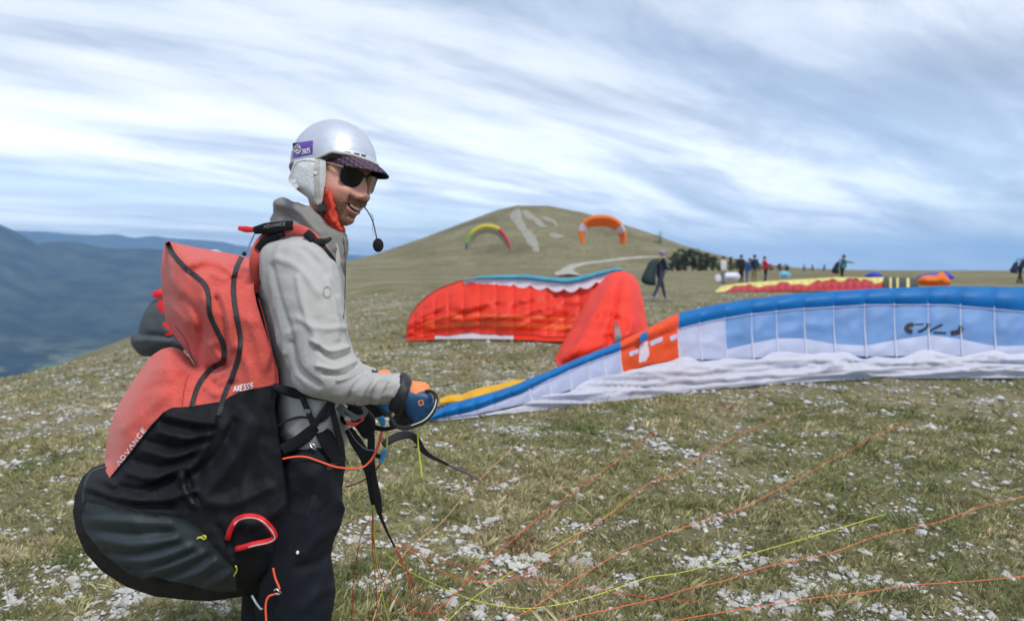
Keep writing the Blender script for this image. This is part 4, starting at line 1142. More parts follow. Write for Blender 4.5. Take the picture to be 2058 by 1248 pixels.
v_, f_ = merge(box(P(648, 417, 1.9), 0.016, 0.008, 0.018)); mobj('buckle', v_, f_, M_RIM, helmet, smooth=False)

# ---- cap worn under the helmet
def plaid():
    m = bpy.data.materials.new('plaid_cap_cloth'); m.use_nodes = True
    N, L = m.node_tree.nodes, m.node_tree.links; b = N['Principled BSDF']; b.inputs['Roughness'].default_value = 0.85
    t = N.new('ShaderNodeTexCoord'); prev = None
    base = N.new('ShaderNodeMixRGB'); base.inputs[1].default_value = (*srgb(26, 26, 42), 1); base.inputs[2].default_value = (*srgb(96, 54, 76), 1)
    for k, (dirn, sc_, col, dst) in enumerate([('X', 26, None, base), ('DIAGONAL', 34, srgb(110, 96, 100), None), ('Z', 40, srgb(40, 40, 70), None)]):
        w = N.new('ShaderNodeTexWave'); w.bands_direction = dirn; w.inputs['Scale'].default_value = sc_; w.inputs['Distortion'].default_value = 0.4
        L.new(t.outputs['Object'], w.inputs['Vector'])
        if dst is base: L.new(w.outputs['Fac'], base.inputs[0]); prev = base
        else:
            mr = N.new('ShaderNodeMapRange'); mr.inputs[1].default_value = 0.72; mr.inputs[2].default_value = 0.95; L.new(w.outputs['Fac'], mr.inputs[0])
            mx = N.new('ShaderNodeMixRGB'); L.new(mr.outputs[0], mx.inputs[0]); L.new(prev.outputs[0], mx.inputs[1]); mx.inputs[2].default_value = (*col, 1); prev = mx
    L.new(prev.outputs[0], b.inputs['Base Color']); return m
M_PLAID = plaid()
cap_ = thing('cap', H((0.05, 0, 0.05)), 'plaid peaked cap worn under the silver helmet', 'cap')
nu, nv_ = 26, 30
uu, vv = np.meshgrid(np.linspace(0, 1, nu), np.linspace(-1, 1, nv_), indexing='ij')
a_ = vv * R(68)
xb, yb = 0.093 * np.cos(a_), 0.080 * np.sin(a_)
ext = 0.070 * np.sqrt(np.clip(1 - np.abs(vv) ** 2.6, 0, 1))
zx = 0.056 - 0.007 * (np.abs(vv) ** 2) - 0.014 * uu * uu - 0.008 * uu - 0.006 * np.abs(vv) * uu
top = np.stack([xb + uu * ext, yb * (1 - 0.06 * uu), zx], -1); bot = top - (0, 0, 0.0035)
def sheet(cols):
    A, B = top[:, cols], bot[:, cols]; n, mm = A.shape[:2]; k = n * mm
    V = np.vstack([A.reshape(-1, 3), B.reshape(-1, 3)])
    Fq = [tuple(q) for q in grid_faces(n, mm, False)] + [tuple(k + i for i in q[::-1]) for q in grid_faces(n, mm, False)]
    for r_ in (0, n - 1): Fq += [(r_ * mm + j, r_ * mm + j + 1, k + r_ * mm + j + 1, k + r_ * mm + j) for j in range(mm - 1)]
    return H(V), Fq
v_, f_ = sheet(np.arange(0, 14)); mobj('peak', v_, f_, M_PLAID, cap_)
v_, f_ = sheet(np.arange(13, nv_)); mobj('peak_front', v_, f_, mat('black_cap_cloth', (0.014, 0.014, 0.018), 0.8, 0.2, 80), cap_)
bt = np.radians(np.linspace(-100, 100, 40)); band = np.stack([0.094 * np.cos(bt) - 0.002, 0.081 * np.sin(bt), np.full(40, 0.056)], -1)
bn = np.stack([band - (0, 0, 0.012) * np.cos(bt)[:, None].clip(0.3, 1), band + (0, 0, 0.004)], 1)
mobj('band', H(bn.reshape(-1, 3)), [tuple(q) for q in grid_faces(40, 2, False)], M_PLAID, cap_)

# ---- sunglasses
M_LENS = mat('dark_lens', (0.005, 0.006, 0.009), 0.08, 0.1, 5, spec=0.35)
M_LENS2 = mat('amber_lens', srgb(150, 92, 44), 0.1, 0.2, 30, spec=0.8)
M_FRAME = mat('black_frame', (0.012, 0.012, 0.014), 0.25, 0.1, 20)
glasses = thing('sunglasses', H((0.1, 0, 0)), 'black sunglasses with dark lenses on the smiling pilot', 'sunglasses')
def lens(side, name, material, inset, thick, sc_):
    o2 = np.array([(-0.029, 0.021), (-0.01, 0.0225), (0.012, 0.021), (0.027, 0.016), (0.028, 0.006), (0.022, -0.012), (0.008, -0.0235), (-0.008, -0.0245), (-0.023, -0.019), (-0.029, -0.004)]) * sc_
    o2 = smoothline(o2, 0.003, True)          # x: from temple (-) to nose (+)
    V2, T2 = triangulate(o2, 0.005)
    wy = 0.0355 - V2[:, 0]                     # distance from the middle of the face
    x = 0.1035 - 5.2 * wy ** 2 - 0.04 * (V2[:, 1] - 0.02) * -1
    A = np.stack([x, side * wy, V2[:, 1] + 0.0005], -1)
    B = A - (thick, 0, 0); n = len(A)
    return mobj(name, H(np.vstack([A, B])), np.vstack([T2, T2[:, ::-1] + n]), material, glasses)
lens(-1, 'lens', M_LENS, 0, 0.003, 1.0)
lens(1, 'lens', M_LENS2, 0, 0.003, 0.9)
for side in (-1, 1):
    o2 = np.array([(-0.029, 0.021), (-0.01, 0.0225), (0.012, 0.021), (0.027, 0.016), (0.028, 0.006), (0.022, -0.012), (0.008, -0.0235), (-0.008, -0.0245), (-0.023, -0.019), (-0.029, -0.004)])
    o2 = smoothline(o2, 0.003, True); o2 = np.vstack([o2, o2[:1]]); wy = 0.0355 - o2[:, 0]
    A = np.stack([0.103 - 5.2 * wy ** 2 + 0.04 * (o2[:, 1] - 0.02), side * wy, o2[:, 1] + 0.0005], -1)
    v_, f_ = tube(H(A), 0.0017, 8, False); mobj('lens_rim', v_, f_, M_FRAME, glasses)
    arm = np.array([(0.0825, side * 0.0645, 0.017), (0.06, side * 0.0745, 0.017), (0.02, side * 0.079, 0.016), (-0.03, side * 0.08, 0.008)])
    v_, f_ = tube(H(catmull(arm, 16)), 0.0026, 8); mobj('temple_arm', v_, f_, mat('horn_temple', srgb(150, 120, 100), 0.3, 0.2, 60), glasses)
v_, f_ = tube(H(np.array([(0.1015, -0.010, 0.012), (0.108, 0, 0.013), (0.1015, 0.010, 0.012)])), 0.0022, 8); mobj('bridge', v_, f_, M_FRAME, glasses)

# ---- headset microphone on its boom
mic = thing('headset_microphone', P(760, 493, 2.0), 'black foam headset microphone on thin boom before the pilot\'s chin', 'microphone')
bp_ = smoothline([(727, 410), (738, 424), (748, 442), (754, 464), (758, 484)], 4); v_, f_ = tube(P(bp_[:, 0], bp_[:, 1], np.linspace(1.93, 2.0, len(bp_))), 0.0017, 8); mobj('boom', v_, f_, M_RIM, mic)
v_, f_ = ellipsoid(P(760, 493, 2.0), 0.0145, 0.0145, 0.0185, 16, 22); nz_ = fbm(v_ * 400, 3)[:, None]; v_ = v_ + (v_ - P(760, 493, 2.0)) * 0.05 * nz_
mobj('foam_cover', v_, f_, mat('black_foam', (0.008, 0.008, 0.009), 0.95, 0.3, 400, 0.8, 500), mic)
wp = smoothline([(742, 428), (751, 446), (752, 470), (758, 486)], 4); v_, f_ = tube(P(wp[:, 0] + 3 * np.sin(wp[:, 1] * 0.12), wp[:, 1], 2.0), 0.0009, 6); mobj('cable', v_, f_, mat('pale_cable', srgb(190, 180, 170), 0.5), mic)
# ================================================================== THE HARNESS ON HIS BACK
M_CORAL = mat('coral_heather_cloth', srgb(194, 70, 60), 0.8, 0.1, 240, 0.25, 380, stretch=(0.25, 1, 1.5), col2=srgb(216, 94, 82), vdetail=6, sheen=0.2)
M_HBLK = mat('black_harness_cloth', (0.0055, 0.0068, 0.009), 0.7, 0.35, 14, 0.25, 420, spec=0.3)
M_HGREY = mat('slate_grey_cloth', srgb(50, 59, 63), 0.65, 0.14, 16, 0.25, 420)
harness = thing('harness', (P(400, 900, 2.05)[0], 2.05, 0.55), 'large coral and black paragliding harness on the smiling pilot\'s back', 'harness')
outer = [(334, 484), (345, 487), (383, 495), (425, 503), (460, 509), (489, 515), (497, 518), (508, 516), (522, 494), (534, 497), (520, 520), (512, 545), (510, 580), (516, 611), (530, 655), (546, 703), (558, 742), (561, 771),
         (556, 790), (552, 815), (559, 866), (568, 930), (578, 1000), (592, 1070), (602, 1120), (588, 1165), (562, 1190), (554, 1193),
         (490, 1198), (422, 1208), (370, 1205), (310, 1198), (254, 1179), (205, 1148), (171, 1110), (153, 1069), (146, 1028), (152, 990), (166, 957), (186, 939), (209, 932),
         (211, 915), (213, 895), (220, 862), (230, 828), (246, 800), (268, 764), (291, 732), (307, 713), (326, 701), (345, 697), (362, 702), (378, 716), (394, 737), (386, 722), (371, 702), (348, 671), (334, 648), (329, 620), (325, 580), (323, 540), (326, 511)]
coral = [(334, 484), (345, 487), (383, 495), (425, 503), (460, 509), (489, 515), (497, 518), (508, 516), (522, 494), (534, 497), (520, 520), (512, 545), (510, 580), (516, 611), (530, 655), (546, 703), (558, 742), (561, 771),
         (530, 777), (508, 781), (480, 788), (461, 797), (452, 804), (441, 807), (410, 812), (378, 817), (345, 819), (332, 826), (321, 836), (303, 859), (280, 890), (254, 919), (236, 943), (220, 960), (214, 948), (211, 930),
         (213, 895), (220, 862), (230, 828), (246, 800), (268, 764), (291, 732), (307, 713), (326, 701), (345, 697), (362, 702), (378, 716), (394, 737), (386, 722), (371, 702), (348, 671), (334, 648), (329, 620), (325, 580), (323, 540), (326, 511)]
bound = [(561, 771), (530, 777), (508, 781), (480, 788), (461, 797), (452, 804), (441, 807), (410, 812), (378, 817), (345, 819), (332, 826), (321, 836), (303, 859), (280, 890), (254, 919), (236, 943), (220, 960), (212, 945)]
grey = [(175, 1008), (224, 1020), (280, 1029), (340, 1037), (370, 1043), (400, 1061), (423, 1091), (449, 1121), (470, 1141), (474, 1160), (476, 1187), (441, 1190), (389, 1177), (340, 1166), (306, 1157), (287, 1163), (254, 1149), (205, 1110), (172, 1069), (163, 1039)]
open_edge = np.array([(522, 494), (534, 497), (520, 520), (512, 545), (510, 580), (516, 611), (530, 655), (546, 703), (558, 742), (561, 771), (556, 790), (552, 815), (559, 866), (568, 930), (578, 1000), (592, 1070), (602, 1120)])
STEP = 6.0
V2, T2 = triangulate(outer, STEP, [bound, grey + grey[:1]])
outr = resample(outer, STEP, True)
de = dist_poly(outr, open_edge)
k0 = np.where(de > 1.0)[0]
closed_pts = outr[k0]
dcl = np.full(len(V2), 1e9)
for a_, b_ in zip(outr, np.roll(outr, -1, 0)):
    if dist_poly(np.array([(a_ + b_) / 2]), open_edge)[0] < 1.5: continue
    dcl = np.minimum(dcl, dist_poly(V2, np.array([a_, b_])))
rimv = dcl < 0.5
t = 0.20 * np.sqrt(np.clip(1 - (1 - np.clip(dcl / 120, 0, 1)) ** 2, 0, 1))
t = t * (1 - 0.10 * sm(420, 560, V2[:, 0]))
t = lap_smooth(t, T2, 12, rimv)
hc_ = [  # folds traced from the photograph: raised (+) and sunken (-)
    ([(394, 737), (420, 742), (450, 735)], -0.0480, 10.2), ([(330, 705), (370, 712), (410, 745)], 0.0256, 9.3), ([(300, 745), (350, 740), (400, 752)], 0.0128, 8.5),
    ([(380, 530), (430, 520), (470, 545)], 0.0160, 9.3), ([(385, 545), (420, 538), (465, 560)], -0.0160, 6.8), ([(425, 548), (450, 560), (468, 552)], 0.0160, 6.0),
    ([(345, 560), (375, 600), (390, 650)], 0.0144, 11.9), ([(370, 600), (400, 640), (405, 690)], -0.0160, 8.5), ([(335, 610), (365, 640), (395, 690)], 0.0160, 7.6), ([(380, 660), (398, 700), (400, 735)], -0.0224, 6.8),
    ([(410, 600), (425, 640), (432, 690)], 0.0128, 7.6), ([(445, 590), (460, 640), (466, 700)], 0.0144, 7.6), ([(435, 600), (450, 650), (455, 710)], -0.0160, 5.1), ([(420, 690), (436, 715), (444, 730)], 0.0160, 5.1),
    ([(480, 700), (500, 740), (505, 775)], 0.0096, 8.5), ([(500, 640), (520, 690), (530, 740)], 0.0096, 7.6), ([(420, 760), (440, 780), (470, 770)], -0.0160, 6.0), ([(415, 780), (436, 792), (455, 775)], 0.0128, 5.1), ([(400, 800), (430, 770), (462, 752)], -0.0096, 4.2),
    ([(378, 755), (372, 790), (366, 815)], -0.0096, 3.4), ([(250, 860), (300, 820), (340, 790)], 0.0080, 11.9), ([(300, 780), (340, 775), (375, 790)], -0.0080, 10.2),
    ([(340, 835), (390, 845), (430, 850)], 0.0160, 6.8), ([(330, 850), (380, 862), (425, 862)], -0.0176, 6.0), ([(318, 868), (370, 880), (420, 872)], 0.0160, 6.0), ([(300, 888), (360, 900), (415, 885)], -0.0160, 6.0), ([(285, 905), (350, 918), (405, 898)], 0.0160, 6.0), ([(272, 925), (330, 938), (390, 915)], -0.0160, 6.0),
    ([(258, 950), (310, 960), (370, 935)], 0.0176, 6.8), ([(240, 980), (290, 985), (350, 960)], -0.0288, 7.6), ([(215, 965), (250, 985), (310, 992)], 0.0160, 6.8), ([(170, 975), (230, 1000), (320, 1005), (390, 985)], 0.0224, 6.8), ([(180, 990), (260, 1012), (350, 1016)], -0.0192, 6.0),
    ([(430, 830), (420, 880), (400, 920), (360, 960)], 0.0192, 8.5), ([(470, 850), (440, 910), (400, 950)], -0.0160, 9.3), ([(365, 955), (375, 990), (390, 1015)], 0.0144, 5.1), ([(375, 950), (386, 985), (402, 1012)], -0.0160, 4.2),
    ([(500, 850), (470, 920), (410, 990)], 0.0128, 13.6), ([(540, 830), (520, 900), (480, 980)], -0.0096, 13.6), ([(400, 1010), (470, 1010), (540, 980)], 0.0128, 11.9),
    ([(185, 1045), (260, 1048), (340, 1052)], 0.0112, 7.6), ([(180, 1062), (260, 1072), (345, 1070)], -0.0128, 6.0), ([(195, 1085), (270, 1095), (350, 1082)], 0.0128, 6.8), ([(215, 1108), (280, 1112), (360, 1092)], -0.0144, 5.1), ([(235, 1128), (300, 1126), (380, 1098)], 0.0144, 6.0), ([(262, 1142), (320, 1136), (390, 1108)], -0.0128, 4.2),
    ([(300, 1150), (350, 1135), (405, 1110)], 0.0128, 5.1), ([(330, 1160), (380, 1140), (420, 1116)], -0.0160, 5.1), ([(355, 1166), (400, 1150), (432, 1126)], 0.0144, 5.1), ([(385, 1174), (420, 1160), (446, 1140)], -0.0128, 4.2), ([(410, 1182), (440, 1170), (460, 1150)], 0.0112, 5.1),
    ([(500, 1060), (540, 1040), (580, 1000)], 0.0112, 10.2), ([(560, 1120), (540, 1160), (520, 1185)], -0.0128, 7.6), ([(440, 1060), (460, 1090), (480, 1120)], -0.0128, 6.8)]
W3 = P(V2[:, 0], V2[:, 1], 1.9)
h = crease_val(V2, hc_) + 0.009 * fbm(W3 * 11, 51, 4, 0.5) + 0.020 * ridged(W3 * (11, 11, 8), 52) * (1 - 0.5 * in_poly(V2, grey))
h *= np.clip(dcl / 26, 0, 1)
# the border band outside the grey panel stands a little proud
gin = in_poly(V2, grey); dg = dist_poly(V2, np.array(grey + grey[:1]))
h -= 0.006 * gin * np.clip(dg / 6, 0, 1)
fr_d = D0 - t - h
FR = P(V2[:, 0], V2[:, 1], fr_d); BK = P(V2[:, 0], V2[:, 1], D0 + t * 0.97)
cen = V2[T2].mean(1)
reg = np.where(in_poly(cen, coral), 0, np.where(in_poly(cen, grey), 2, 1))
n = len(V2)
parts_h = {}
for k, (nm, mt_) in enumerate([('upper_shell', M_CORAL), ('seat_shell', M_HBLK), ('side_panel', M_HGREY)]):
    tri = T2[reg == k]
    faces = [tuple(q) for q in tri] + [tuple(q[::-1] + n) for q in tri]
    # wall along the open edge against the back
    e = {}
    for q in tri:
        for i in range(3): e.setdefault(frozenset((q[i], q[(i + 1) % 3])), []).append((q[i], q[(i + 1) % 3]))
    for key, lst in e.items():
        if len(lst) == 1:
            i, j = lst[0]
            if dist_poly(V2[[i, j]], open_edge).max() < 3.0: faces.append((i, j, j + n, i + n))
    used = np.unique(np.concatenate([np.array(q) for q in faces])); remap = -np.ones(2 * n, int); remap[used] = np.arange(len(used))
    allv = np.vstack([FR, BK])[used]
    parts_h[nm] = mobj(nm, allv, [tuple(remap[list(q)]) for q in faces], mt_, harness)
hbv = bvh_of(*parts_h.values())
up_, seat_, side_ = parts_h['upper_shell'], parts_h['seat_shell'], parts_h['side_panel']
M_ZIP = mat('black_zip_tape', (0.014, 0.015, 0.018), 0.55, 0.2, 120, 0.3, 900)
z1 = smoothline([(336, 487), (348, 511), (374, 540), (409, 569), (419, 595), (422, 633), (438, 668), (449, 694), (450, 722), (446, 729), (428, 738), (409, 758), (396, 780), (385, 817)], 4)
z2 = smoothline([(486, 516), (474, 543), (469, 582), (475, 633), (483, 678), (480, 713), (467, 755), (450, 796), (440, 835)], 4)
for z_ in (z1, z2):
    v_, f_ = strip(hbv, z_, 10.5, 0.0030, 4, 1.9, 0.003); mobj('zip', v_, f_, M_ZIP, up_)
# seams
M_SEAM = mat('dark_coral_thread', srgb(150, 52, 50), 0.8)
for s_ in ([(380, 752), (372, 775), (366, 816)], [(520, 600), (536, 660), (552, 730), (555, 768)], [(352, 655), (372, 682), (390, 730)]):
    v_, f_ = strip(hbv, smoothline(s_, 4), 1.4, 0.0018, 4, 1.9); mobj('seam', v_, f_, M_SEAM, up_)
v_, f_ = lettering(hbv, 'ADVANCE', (240, 936), (6.0, -7.9), (-7.0, -5.4), 1.36, 2.0, 0.004, 1.95); mobj('lettering', v_, f_, M_WHITE, up_)
v_, f_ = lettering(hbv, 'QXESS5', (469, 787), (5.4, -0.9), (1.8, -11.5), 1.22, 2.3, 0.004, 1.9); mobj('lettering', v_, f_, M_WHITE, up_)
# rolled hem where the upper shell meets the seat
v_, f_ = tube(on_surface(hbv, *smoothline([(330, 829), (300, 862), (262, 912), (224, 958)], 5).T, 0.003, 1.95), 0.003, 6); mobj('hem', v_, f_, M_HBLK, seat_)
rimp = smoothline([(212, 938), (190, 944), (176, 958), (168, 985), (167, 1010)], 4); v_, f_ = strip(hbv, rimp, 5, 0.003, 4, 2.0, 0.003); mobj('seam', v_, f_, M_ZIP, seat_)
v_, f_ = strip(hbv, smoothline([(365, 955), (372, 985), (388, 1012)], 4), 7, 0.003, 4, 1.86, 0.004); mobj('zip', v_, f_, M_ZIP, seat_)
# yellow pull tabs
M_YEL = mat('yellow_cord', srgb(214, 206, 70), 0.6)
for pts in ([(396, 1082), (403, 1079), (411, 1083), (414, 1078), (408, 1076)], [(474, 1137), (476, 1145), (470, 1157)]):
    v_, f_ = tube(on_surface(hbv, *smoothline(pts, 2).T, 0.006, 1.88), 0.0024, 6); mobj('pull_tab', v_, f_, M_YEL, seat_)
# red reserve handle: padded loop standing off the seat
M_RED = mat('red_handle_cloth', srgb(222, 30, 44), 0.6, 0.12, 60, 0.3, 400)
hl = smoothline([(458, 1081), (464, 1062), (478, 1043), (500, 1037), (522, 1041), (540, 1056), (552, 1074), (549, 1082), (535, 1088), (510, 1093), (486, 1100), (476, 1102)], 4)
base_ = on_surface(hbv, hl[:, 0], hl[:, 1], 0.0, 1.87); lift_ = 0.012 + 0.035 * np.sin(np.linspace(0, np.pi, len(hl)))
vd = base_ - CAMP; vd /= np.linalg.norm(vd, axis=1, keepdims=True)
hp = base_ - vd * lift_[:, None]
v_, f_ = tube(hp, 0.0072, 12, flat=1.0, up=(0, -1, 0)); handle = mobj('reserve_handle', v_, f_, M_RED, harness)
st = strip(bvh_of(handle), hl[8:-6] + (0, 3.0), 2.0, 0.001, 2, 1.83); mobj('stitching', *st, M_WHITE, handle)
# shoulder strap with black pads
def band(pts, dep, w_px, thick, name, material, parent, n=40):
    """padded strap: photo path with depth, wide in the photo plane"""
    K = np.c_[np.array(pts, float), np.array(dep, float)]; K = catmull(K, n)
    c = P(K[:, 0], K[:, 1], K[:, 2])
    w = np.interp(np.linspace(0, 1, n), np.linspace(0, 1, len(np.atleast_1d(w_px))), np.atleast_1d(w_px)) / F * K[:, 2] / 2
    tg = np.gradient(c, axis=0); tg /= np.linalg.norm(tg, axis=1, keepdims=True)
    vw = c - CAMP; vw /= np.linalg.norm(vw, axis=1, keepdims=True)
    s_ = np.cross(tg, vw); s_ /= np.linalg.norm(s_, axis=1, keepdims=True); nrm = np.cross(s_, tg)
    th = np.linspace(0, 2 * np.pi, 14, endpoint=False)
    ce, se = np.sign(np.cos(th)) * np.abs(np.cos(th)) ** 0.6, np.sign(np.sin(th)) * np.abs(np.sin(th)) ** 0.6
    V = c[:, None] + w[:, None, None] * ce[None, :, None] * s_[:, None] + thick * se[None, :, None] * nrm[:, None]
    Fq = [tuple(q) for q in grid_faces(n, 14)] + [tuple(range(14)), tuple((n - 1) * 14 + j for j in range(14))]
    return mobj(name, V.reshape(-1, 3), Fq, material, parent)
ss = band([(514, 585), (511, 530), (521, 496), (542, 474), (572, 463), (602, 462), (626, 474), (644, 491), (656, 504)], [1.93, 1.872, 1.868, 1.87, 1.86, 1.85, 1.845, 1.84, 1.84], [16, 20, 24, 24, 22, 20, 20, 16, 12], 0.008, 'shoulder_strap', M_CORAL, harness)
band([(518, 500), (532, 484), (552, 475), (570, 471)], [1.862, 1.860, 1.857, 1.85], [14, 16, 15, 12], 0.009, 'strap_pad', M_HBLK, ss)
fl_ = band([(514, 463), (535, 459), (560, 456), (588, 452)], [1.86, 1.85, 1.845, 1.845], [16, 22, 22, 18], 0.010, 'strap_flap', M_HBLK, ss)
v_, f_ = lettering(bvh_of(fl_), 'ADVANCE', (530, 459), (5.0, -0.7), (0.4, -6), 1.3, 1.1, 0.002, 1.84); mobj('lettering', v_, f_, mat('grey_print', srgb(140, 138, 136), 0.7), ss)
band([(481, 459), (495, 461), (514, 462)], [1.87, 1.865, 1.86], [9, 13, 10], 0.006, 'pull_loop', M_RED, harness)
band([(616, 468), (624, 476), (630, 484)], [1.832, 1.832, 1.832], [18, 19, 18], 0.010, 'strap_keeper', M_HBLK, ss)
band([(632, 483), (645, 486), (656, 484), (664, 480)], [1.83, 1.83, 1.83, 1.84], [10, 14, 11, 7], 0.006, 'strap_tail', M_BLACK, ss)
band([(640, 490), (655, 502), (668, 518), (673, 528)], [1.835, 1.835, 1.845, 1.86], [11, 9, 8, 7], 0.004, 'chest_webbing', M_BLACK, harness)
band([(636, 486), (648, 500), (660, 512)], [1.836, 1.834, 1.84], [6, 7, 6], 0.004, 'chest_webbing', M_BLACK, harness)
v_, f_ = tube(P(*smoothline([(513, 466), (505, 485), (493, 510)], 4).T, 1.88), 0.0016, 6); mobj('elastic_cord', v_, f_, mat('grey_cord', srgb(150, 160, 170), 0.5), harness)
v_, f_ = ellipsoid(P(491, 510, 1.87), 0.006, 0.006, 0.006, 8, 10); mobj('cord_stop', v_, f_, M_BLACK, harness)
# hip belt and leg straps
band([(548, 776), (568, 783), (592, 790), (612, 796)], [1.845, 1.85, 1.86, 1.865], [14, 18, 20, 16], 0.010, 'hip_pad', M_HBLK, harness)
band([(600, 792), (640, 800), (680, 803), (700, 812), (722, 832), (742, 852)], [1.862, 1.86, 1.87, 1.89, 1.92, 1.95], [9, 8, 8, 8, 8, 8], 0.004, 'hip_belt', M_BLACK, harness)
band([(606, 795), (616, 820), (628, 850), (634, 870)], [1.858, 1.855, 1.855, 1.86], [11, 11, 11, 11], 0.004, 'leg_strap', M_BLACK, harness)
band([(664, 806), (650, 828), (636, 848), (628, 862)], [1.862, 1.855, 1.852, 1.855], [12, 12, 13, 12], 0.004, 'leg_strap', M_BLACK, harness)
band([(634, 850), (655, 838), (668, 815), (672, 806)], [1.858, 1.855, 1.86, 1.87], [9, 9, 9, 8], 0.004, 'leg_strap', M_BLACK, harness)
band([(666, 810), (674, 850), (684, 890), (688, 925)], [1.868, 1.868, 1.88, 1.89], [10, 12, 14, 14], 0.005, 'leg_strap', M_BLACK, harness)
band([(555, 856), (580, 844), (604, 838), (622, 840)], [1.87, 1.865, 1.86, 1.858], [4, 5, 5, 4], 0.003, 'side_strap', M_BLACK, harness)
band([(570, 902), (595, 890), (620, 872), (636, 856)], [1.875, 1.87, 1.863, 1.86], [24, 26, 26, 20], 0.008, 'leg_pad', M_HBLK, harness)
band([(640, 858), (655, 880), (668, 905), (684, 930)], [1.868, 1.868, 1.875, 1.885], [26, 32, 32, 26], 0.007, 'leg_pad', M_HBLK, harness)
band([(690, 918), (668, 935), (648, 960), (632, 1000), (618, 1040)], [1.885, 1.875, 1.865, 1.862, 1.862], [12, 12, 12, 11, 11], 0.004, 'leg_strap', M_BLACK, harness)
v_, f_ = box(P(617, 826, 1.85), 0.016, 0.006, 0.010); mobj('buckle', v_, f_, mat('grey_buckle', srgb(150, 152, 155), 0.4, metal=0.6), harness, smooth=False)
ry = np.array([(623, 890), (631, 893), (636, 902), (634, 904), (626, 899), (622, 893), (623, 890)], float); v_, f_ = tube(P(*ry.T, 1.855), 0.0022, 8); mobj('metal_ring', v_, f_, mat('steel', (0.7, 0.7, 0.7), 0.25, metal=1.0), harness)
# speed-bar cord in orange, and its lower end
M_ORC = mat('orange_cord', srgb(255, 96, 58), 0.55, 0.08, 300)
oc = smoothline([(568, 922), (590, 918), (615, 918), (645, 928), (675, 938), (705, 941), (730, 938), (748, 920), (760, 892), (768, 860), (770, 848)], 4)
v_, f_ = tube(P(oc[:, 0], oc[:, 1], np.interp(np.arange(len(oc)), [0, len(oc) * .35, len(oc) - 1], [1.842, 1.85, 1.96])), 0.0024, 8); mobj('speed_cord', v_, f_, M_ORC, harness)
oc = smoothline([(549, 1141), (553, 1160), (562, 1184), (556, 1192), (540, 1198), (534, 1215), (535, 1248), (537, 1290)], 4)
v_, f_ = tube(P(oc[:, 0], oc[:, 1], 1.855), 0.0026, 8); mobj('speed_cord', v_, f_, M_ORC, harness)
v_, f_ = ellipsoid(P(598, 1110, 1.855), 0.004, 0.004, 0.005, 8, 10); mobj('cord_end', v_, f_, M_WHITE, harness)
v_, f_ = tube(P(*np.array([(506, 1196), (515, 1212), (524, 1224), (528, 1222)], float).T, 1.9), 0.0028, 6); mobj('cord_toggle', v_, f_, mat('grey_cord', srgb(150, 160, 170), 0.5), harness)
v_, f_ = tube(P(*np.array([(550, 1186), (556, 1183), (566, 1190), (560, 1194), (552, 1192)], float).T, 1.85), 0.003, 8); mobj('shackle', v_, f_, mat('steel', (0.7, 0.7, 0.7), 0.25, metal=1.0), harness)
# cluster of karabiners, toggles and cloth in front of the belly
band([(700, 838), (716, 832), (733, 848), (738, 868)], [1.93, 1.92, 1.92, 1.93], [26, 40, 44, 24], 0.035, 'belly_pouch', M_HBLK, harness)
for lo_ in ([(683, 812), (700, 828), (720, 838), (735, 830), (728, 815)], [(678, 818), (694, 836), (712, 842), (722, 836)]):
    l_ = smoothline(lo_, 3); band(l_[::2], np.full(len(l_[::2]), 1.885), [8], 0.003, 'grey_webbing', mat('grey_webbing', srgb(120, 122, 122), 0.7), harness)
v_, f_ = capsule(P(697, 841, 1.88), 0.0065, P(702, 843, 1.88), 0.0055); mobj('toggle', v_, f_, M_STRAP, harness)
for k in range(4):
    l_ = smoothline([(694 + k, 845 + 2 * k), (712, 850 + k * 2), (728, 846 - k), (731, 838 - 2 * k), (726, 842)], 3); v_, f_ = tube(P(l_[:, 0], l_[:, 1], 1.872 + 0.004 * k), 0.0014, 6); mobj('red_cord', v_, f_, M_ORC, harness)
# ================================================================== THE BLUE AND WHITE PARAGLIDER AND ITS LINES
M_WBLUE = mat('blue_ripstop', srgb(0, 124, 198), 0.5, 0.12, 6, 0.1, 300, trans=0.35)
M_WPALE = mat('pale_blue_ripstop', srgb(126, 170, 226), 0.5, 0.12, 3, 0.1, 300, trans=0.35)
M_WLAV = mat('lavender_white_ripstop', srgb(204, 210, 238), 0.5, 0.06, 5, 0.1, 300, trans=0.3)
M_WWHITE = mat('white_ripstop', srgb(230, 230, 242), 0.55, 0.04, 6, 0.1, 300, trans=0.35)
M_WORA = mat('orange_ripstop', srgb(245, 84, 22), 0.5, 0.08, 6, 0.1, 300, trans=0.25)
M_WYEL = mat('yellow_ripstop', srgb(246, 182, 20), 0.5, 0.08, 6, 0.1, 300, trans=0.25)
topX = [862, 880, 905, 950, 1000, 1050, 1100, 1150, 1200, 1245, 1300, 1365, 1430, 1500, 1600, 1750, 1900, 2058, 2250, 2450]
topY = [842, 824, 812, 800, 786, 768, 748, 726, 706, 688, 662, 629, 614, 602, 590, 580, 575, 577, 590, 615]
leX = [862, 905, 950, 1000, 1050, 1100, 1150, 1200, 1245, 1300, 1365, 1430, 1500, 1600, 1750, 1900, 2058, 2250, 2450]
leY = [845, 836, 826, 808, 790, 765, 742, 722, 706, 684, 660, 644, 632, 621, 612, 612, 626, 640, 660]
miX = [862, 905, 950, 1050, 1150, 1245, 1300, 1365, 1430, 1500, 1600, 1750, 1900, 2058, 2450]
miY = [846, 840, 834, 812, 782, 750, 732, 722, 722, 720, 714, 716, 714, 716, 722]
baX = [862, 905, 960, 1030, 1100, 1180, 1250, 1320, 1380, 1440, 1500, 1575, 1650, 1725, 1800, 1900, 2058, 2250, 2450]
